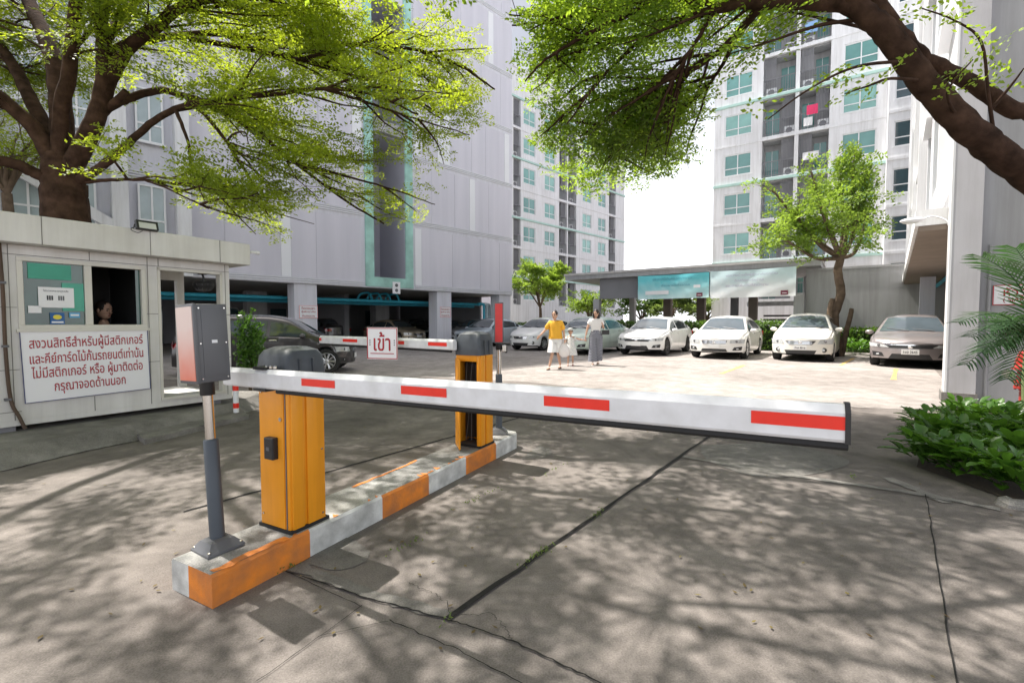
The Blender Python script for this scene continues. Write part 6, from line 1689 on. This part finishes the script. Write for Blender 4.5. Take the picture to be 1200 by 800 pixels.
for q in 'lr': mb.tube([V['sh' + q] * .98, V['sh' + q].lerp(V['el' + q], .5)], [.055, .06], FLOR, 12)
mb.build('dress', t, 180)
mb = MB(); mb.ball(hc + Vector((0, .012, .055)), (.085, .09, .055), mat('grey_cap', (.36, .37, .36), .9), seg=14); mb.lathe([(.08, .045), (.118, .038), (.12, .044), (.08, .052)], hc, mat('grey_cap', (.36, .37, .36), .9), 18); mb.build('sun_hat', t, 180)
mb = MB()
for q in 'lr': foot(mb, V['an' + q] + Vector((0, 0, -.012)), V['to' + q], mat('pink_shoe', (.55, .28, .27), .7), .68)
mb.build('shoe', t, 180)

# adult in white blouse
loc_w = G(698, 428.0)
J = dict(pel=(0, 0, .92), wst=(0, 0, 1.07), cst=(0, 0, 1.27), nk0=(.0, -.005, 1.41), nk1=(.0, -.02, 1.47), shl=(-.16, 0, 1.36), shr=(.16, 0, 1.36), ell=(-.25, .0, 1.13), wrl=(-.30, -.03, .90), elr=(.23, .03, 1.12), wrr=(.20, -.14, 1.22),
         hpl=(-.08, 0, .88), hpr=(.08, 0, .88), knl=(-.08, -.05, .49), anl=(-.09, -.06, .085), tol=(-.10, -.25, 0), knr=(.08, .0, .49), anr=(.07, .10, .10), tor=(.07, -.1, 0))
t, mb, V = person('person with long dark hair in a white blouse and wide checked trousers', loc_w, R(-8), J, .985)
hc = Vector((.0, -.045, 1.575)) * .985; Mh = head(mb, hc, .96, R(22), R(-22)); mb.build('body', t, 180)
mb = MB(); hair_cap(mb, hc, .98, Mh); 
mb.tube(catmull([hc + Vector((.02, .05, .04)), hc + Vector((.04, .07, -.10)), hc + Vector((.06, .05, -.22)), hc + Vector((.075, .02, -.32)), hc + Vector((.08, 0, -.38))], 5), [.07, .085, .085, .085, .08, .08, .08, .078, .075, .07, .07, .065, .065, .06, .06, .055, .05, .045, .04, .03, .015], HAIRM, 12)
mb.tube(catmull([hc + Vector((-.06, .0, .04)), hc + Vector((-.07, .0, -.06)), hc + Vector((-.06, .0, -.16))], 4), [.03, .035, .035, .035, .03, .03, .025, .02, .01], HAIRM, 8); mb.build('hair', t, 180)
shirt(t, V, 1.02, WCL, hem=.4, sl=.62)
mb = MB()
for q, sx in (('l', -1), ('r', 1)):
    h_, k_n, a_ = V['hp' + q] + Vector((0, 0, .03)), V['kn' + q], V['an' + q] + Vector((0, 0, .04))
    ringloft(mb, [(h_, .115, .115), (h_.lerp(k_n, .5), .118, .12), (k_n, .12, .125), (k_n.lerp(a_, .5), .125, .13), (a_, .132, .14)], CHK)
ringloft(mb, [(V['wst'] + Vector((0, 0, .0)), .138, .112), (V['pel'], .185, .135), (V['pel'] + Vector((0, 0, -.10)), .195, .145)], CHK)
mb.build('trousers', t, 180)
mb = MB()
for q in 'lr': foot(mb, V['an' + q] + Vector((0, 0, -.02)), V['to' + q], WSHOE, 1.05)
mb.build('shoe', t, 180)
hb = thing('handbag', 'small black handbag at the elbow of the person in white', 'handbag', loc_w + Vector((.27, -.10, .99)), R(-8))
mb = MB(); mb.box((0, 0, 0), (.21, .09, .13), BLKP, bev=.012); mb.box((0, -.047, .02), (.2, .008, .08), BLKP, bev=.004); mb.build('bag_body', hb)
mb = MB(); mb.tube(catmull([(-.08, 0, .06), (-.05, .02, .17), (-.04, .04, .20), (.03, .02, .17), (.08, 0, .06)], 5), .008, BLKP, 6); mb.build('strap', hb)

# guard seated inside the booth
gl = BO + BE * -1.21 + Vector((-BE.y, BE.x, 0)) * .72
J = dict(pel=(0, .05, .48), wst=(0, .05, .63), cst=(0, .0, .84), nk0=(0, -.03, 1.0), nk1=(0, -.05, 1.07), shl=(-.17, 0, .95), shr=(.17, 0, .95), ell=(-.24, -.08, .70), wrl=(-.16, -.28, .62), elr=(.24, -.08, .70), wrr=(.16, -.28, .62),
         hpl=(-.09, .04, .48), hpr=(.09, .04, .48), knl=(-.11, -.28, .50), anl=(-.11, -.26, .09), tol=(-.11, -.4, 0), knr=(.11, -.28, .50), anr=(.11, -.26, .09), tor=(.11, -.4, 0))
t, mb, V = person('person in dark clothes sitting inside the guard booth window', gl + Vector((0, 0, zb)), BA, J, 1.0, None)
hc = Vector((0, -.06, 1.18)); Mh = head(mb, hc, 1.0, R(10), R(25)); mb.build('body', t, 180)
mb = MB(); hair_cap(mb, hc, 1.0, Mh); mb.build('hair', t, 180)
shirt(t, V, 1.0, mat('navy_shirt', (.02, .022, .035), .85), hem=.0, sl=.8)
mb = MB()
for q in 'lr': mb.tube([V['hp' + q], V['kn' + q], V['an' + q]], [.11, .085, .065], mat('navy_shirt', (.02, .022, .035), .85), 12)
mb.build('trousers', t, 180)
st_ = thing('stool', 'plain stool under the seated guard', 'stool', gl + Vector((0, 0, zb)) , BA)
mb = MB(); mb.lathe([(.17, .36), (.18, .37), (.18, .395), (.16, .40)], (0, .05, 0), DGREY, 18); mb.build('seat', st_, 40)
for sx in (-1, 1):
    for sy in (-1, 1): mb = MB(); mb.tube([(sx * .10, .05 + sy * .10, .36), (sx * .15, .05 + sy * .15, 0)], .014, DGREY, 8); mb.build('leg', st_, 40)
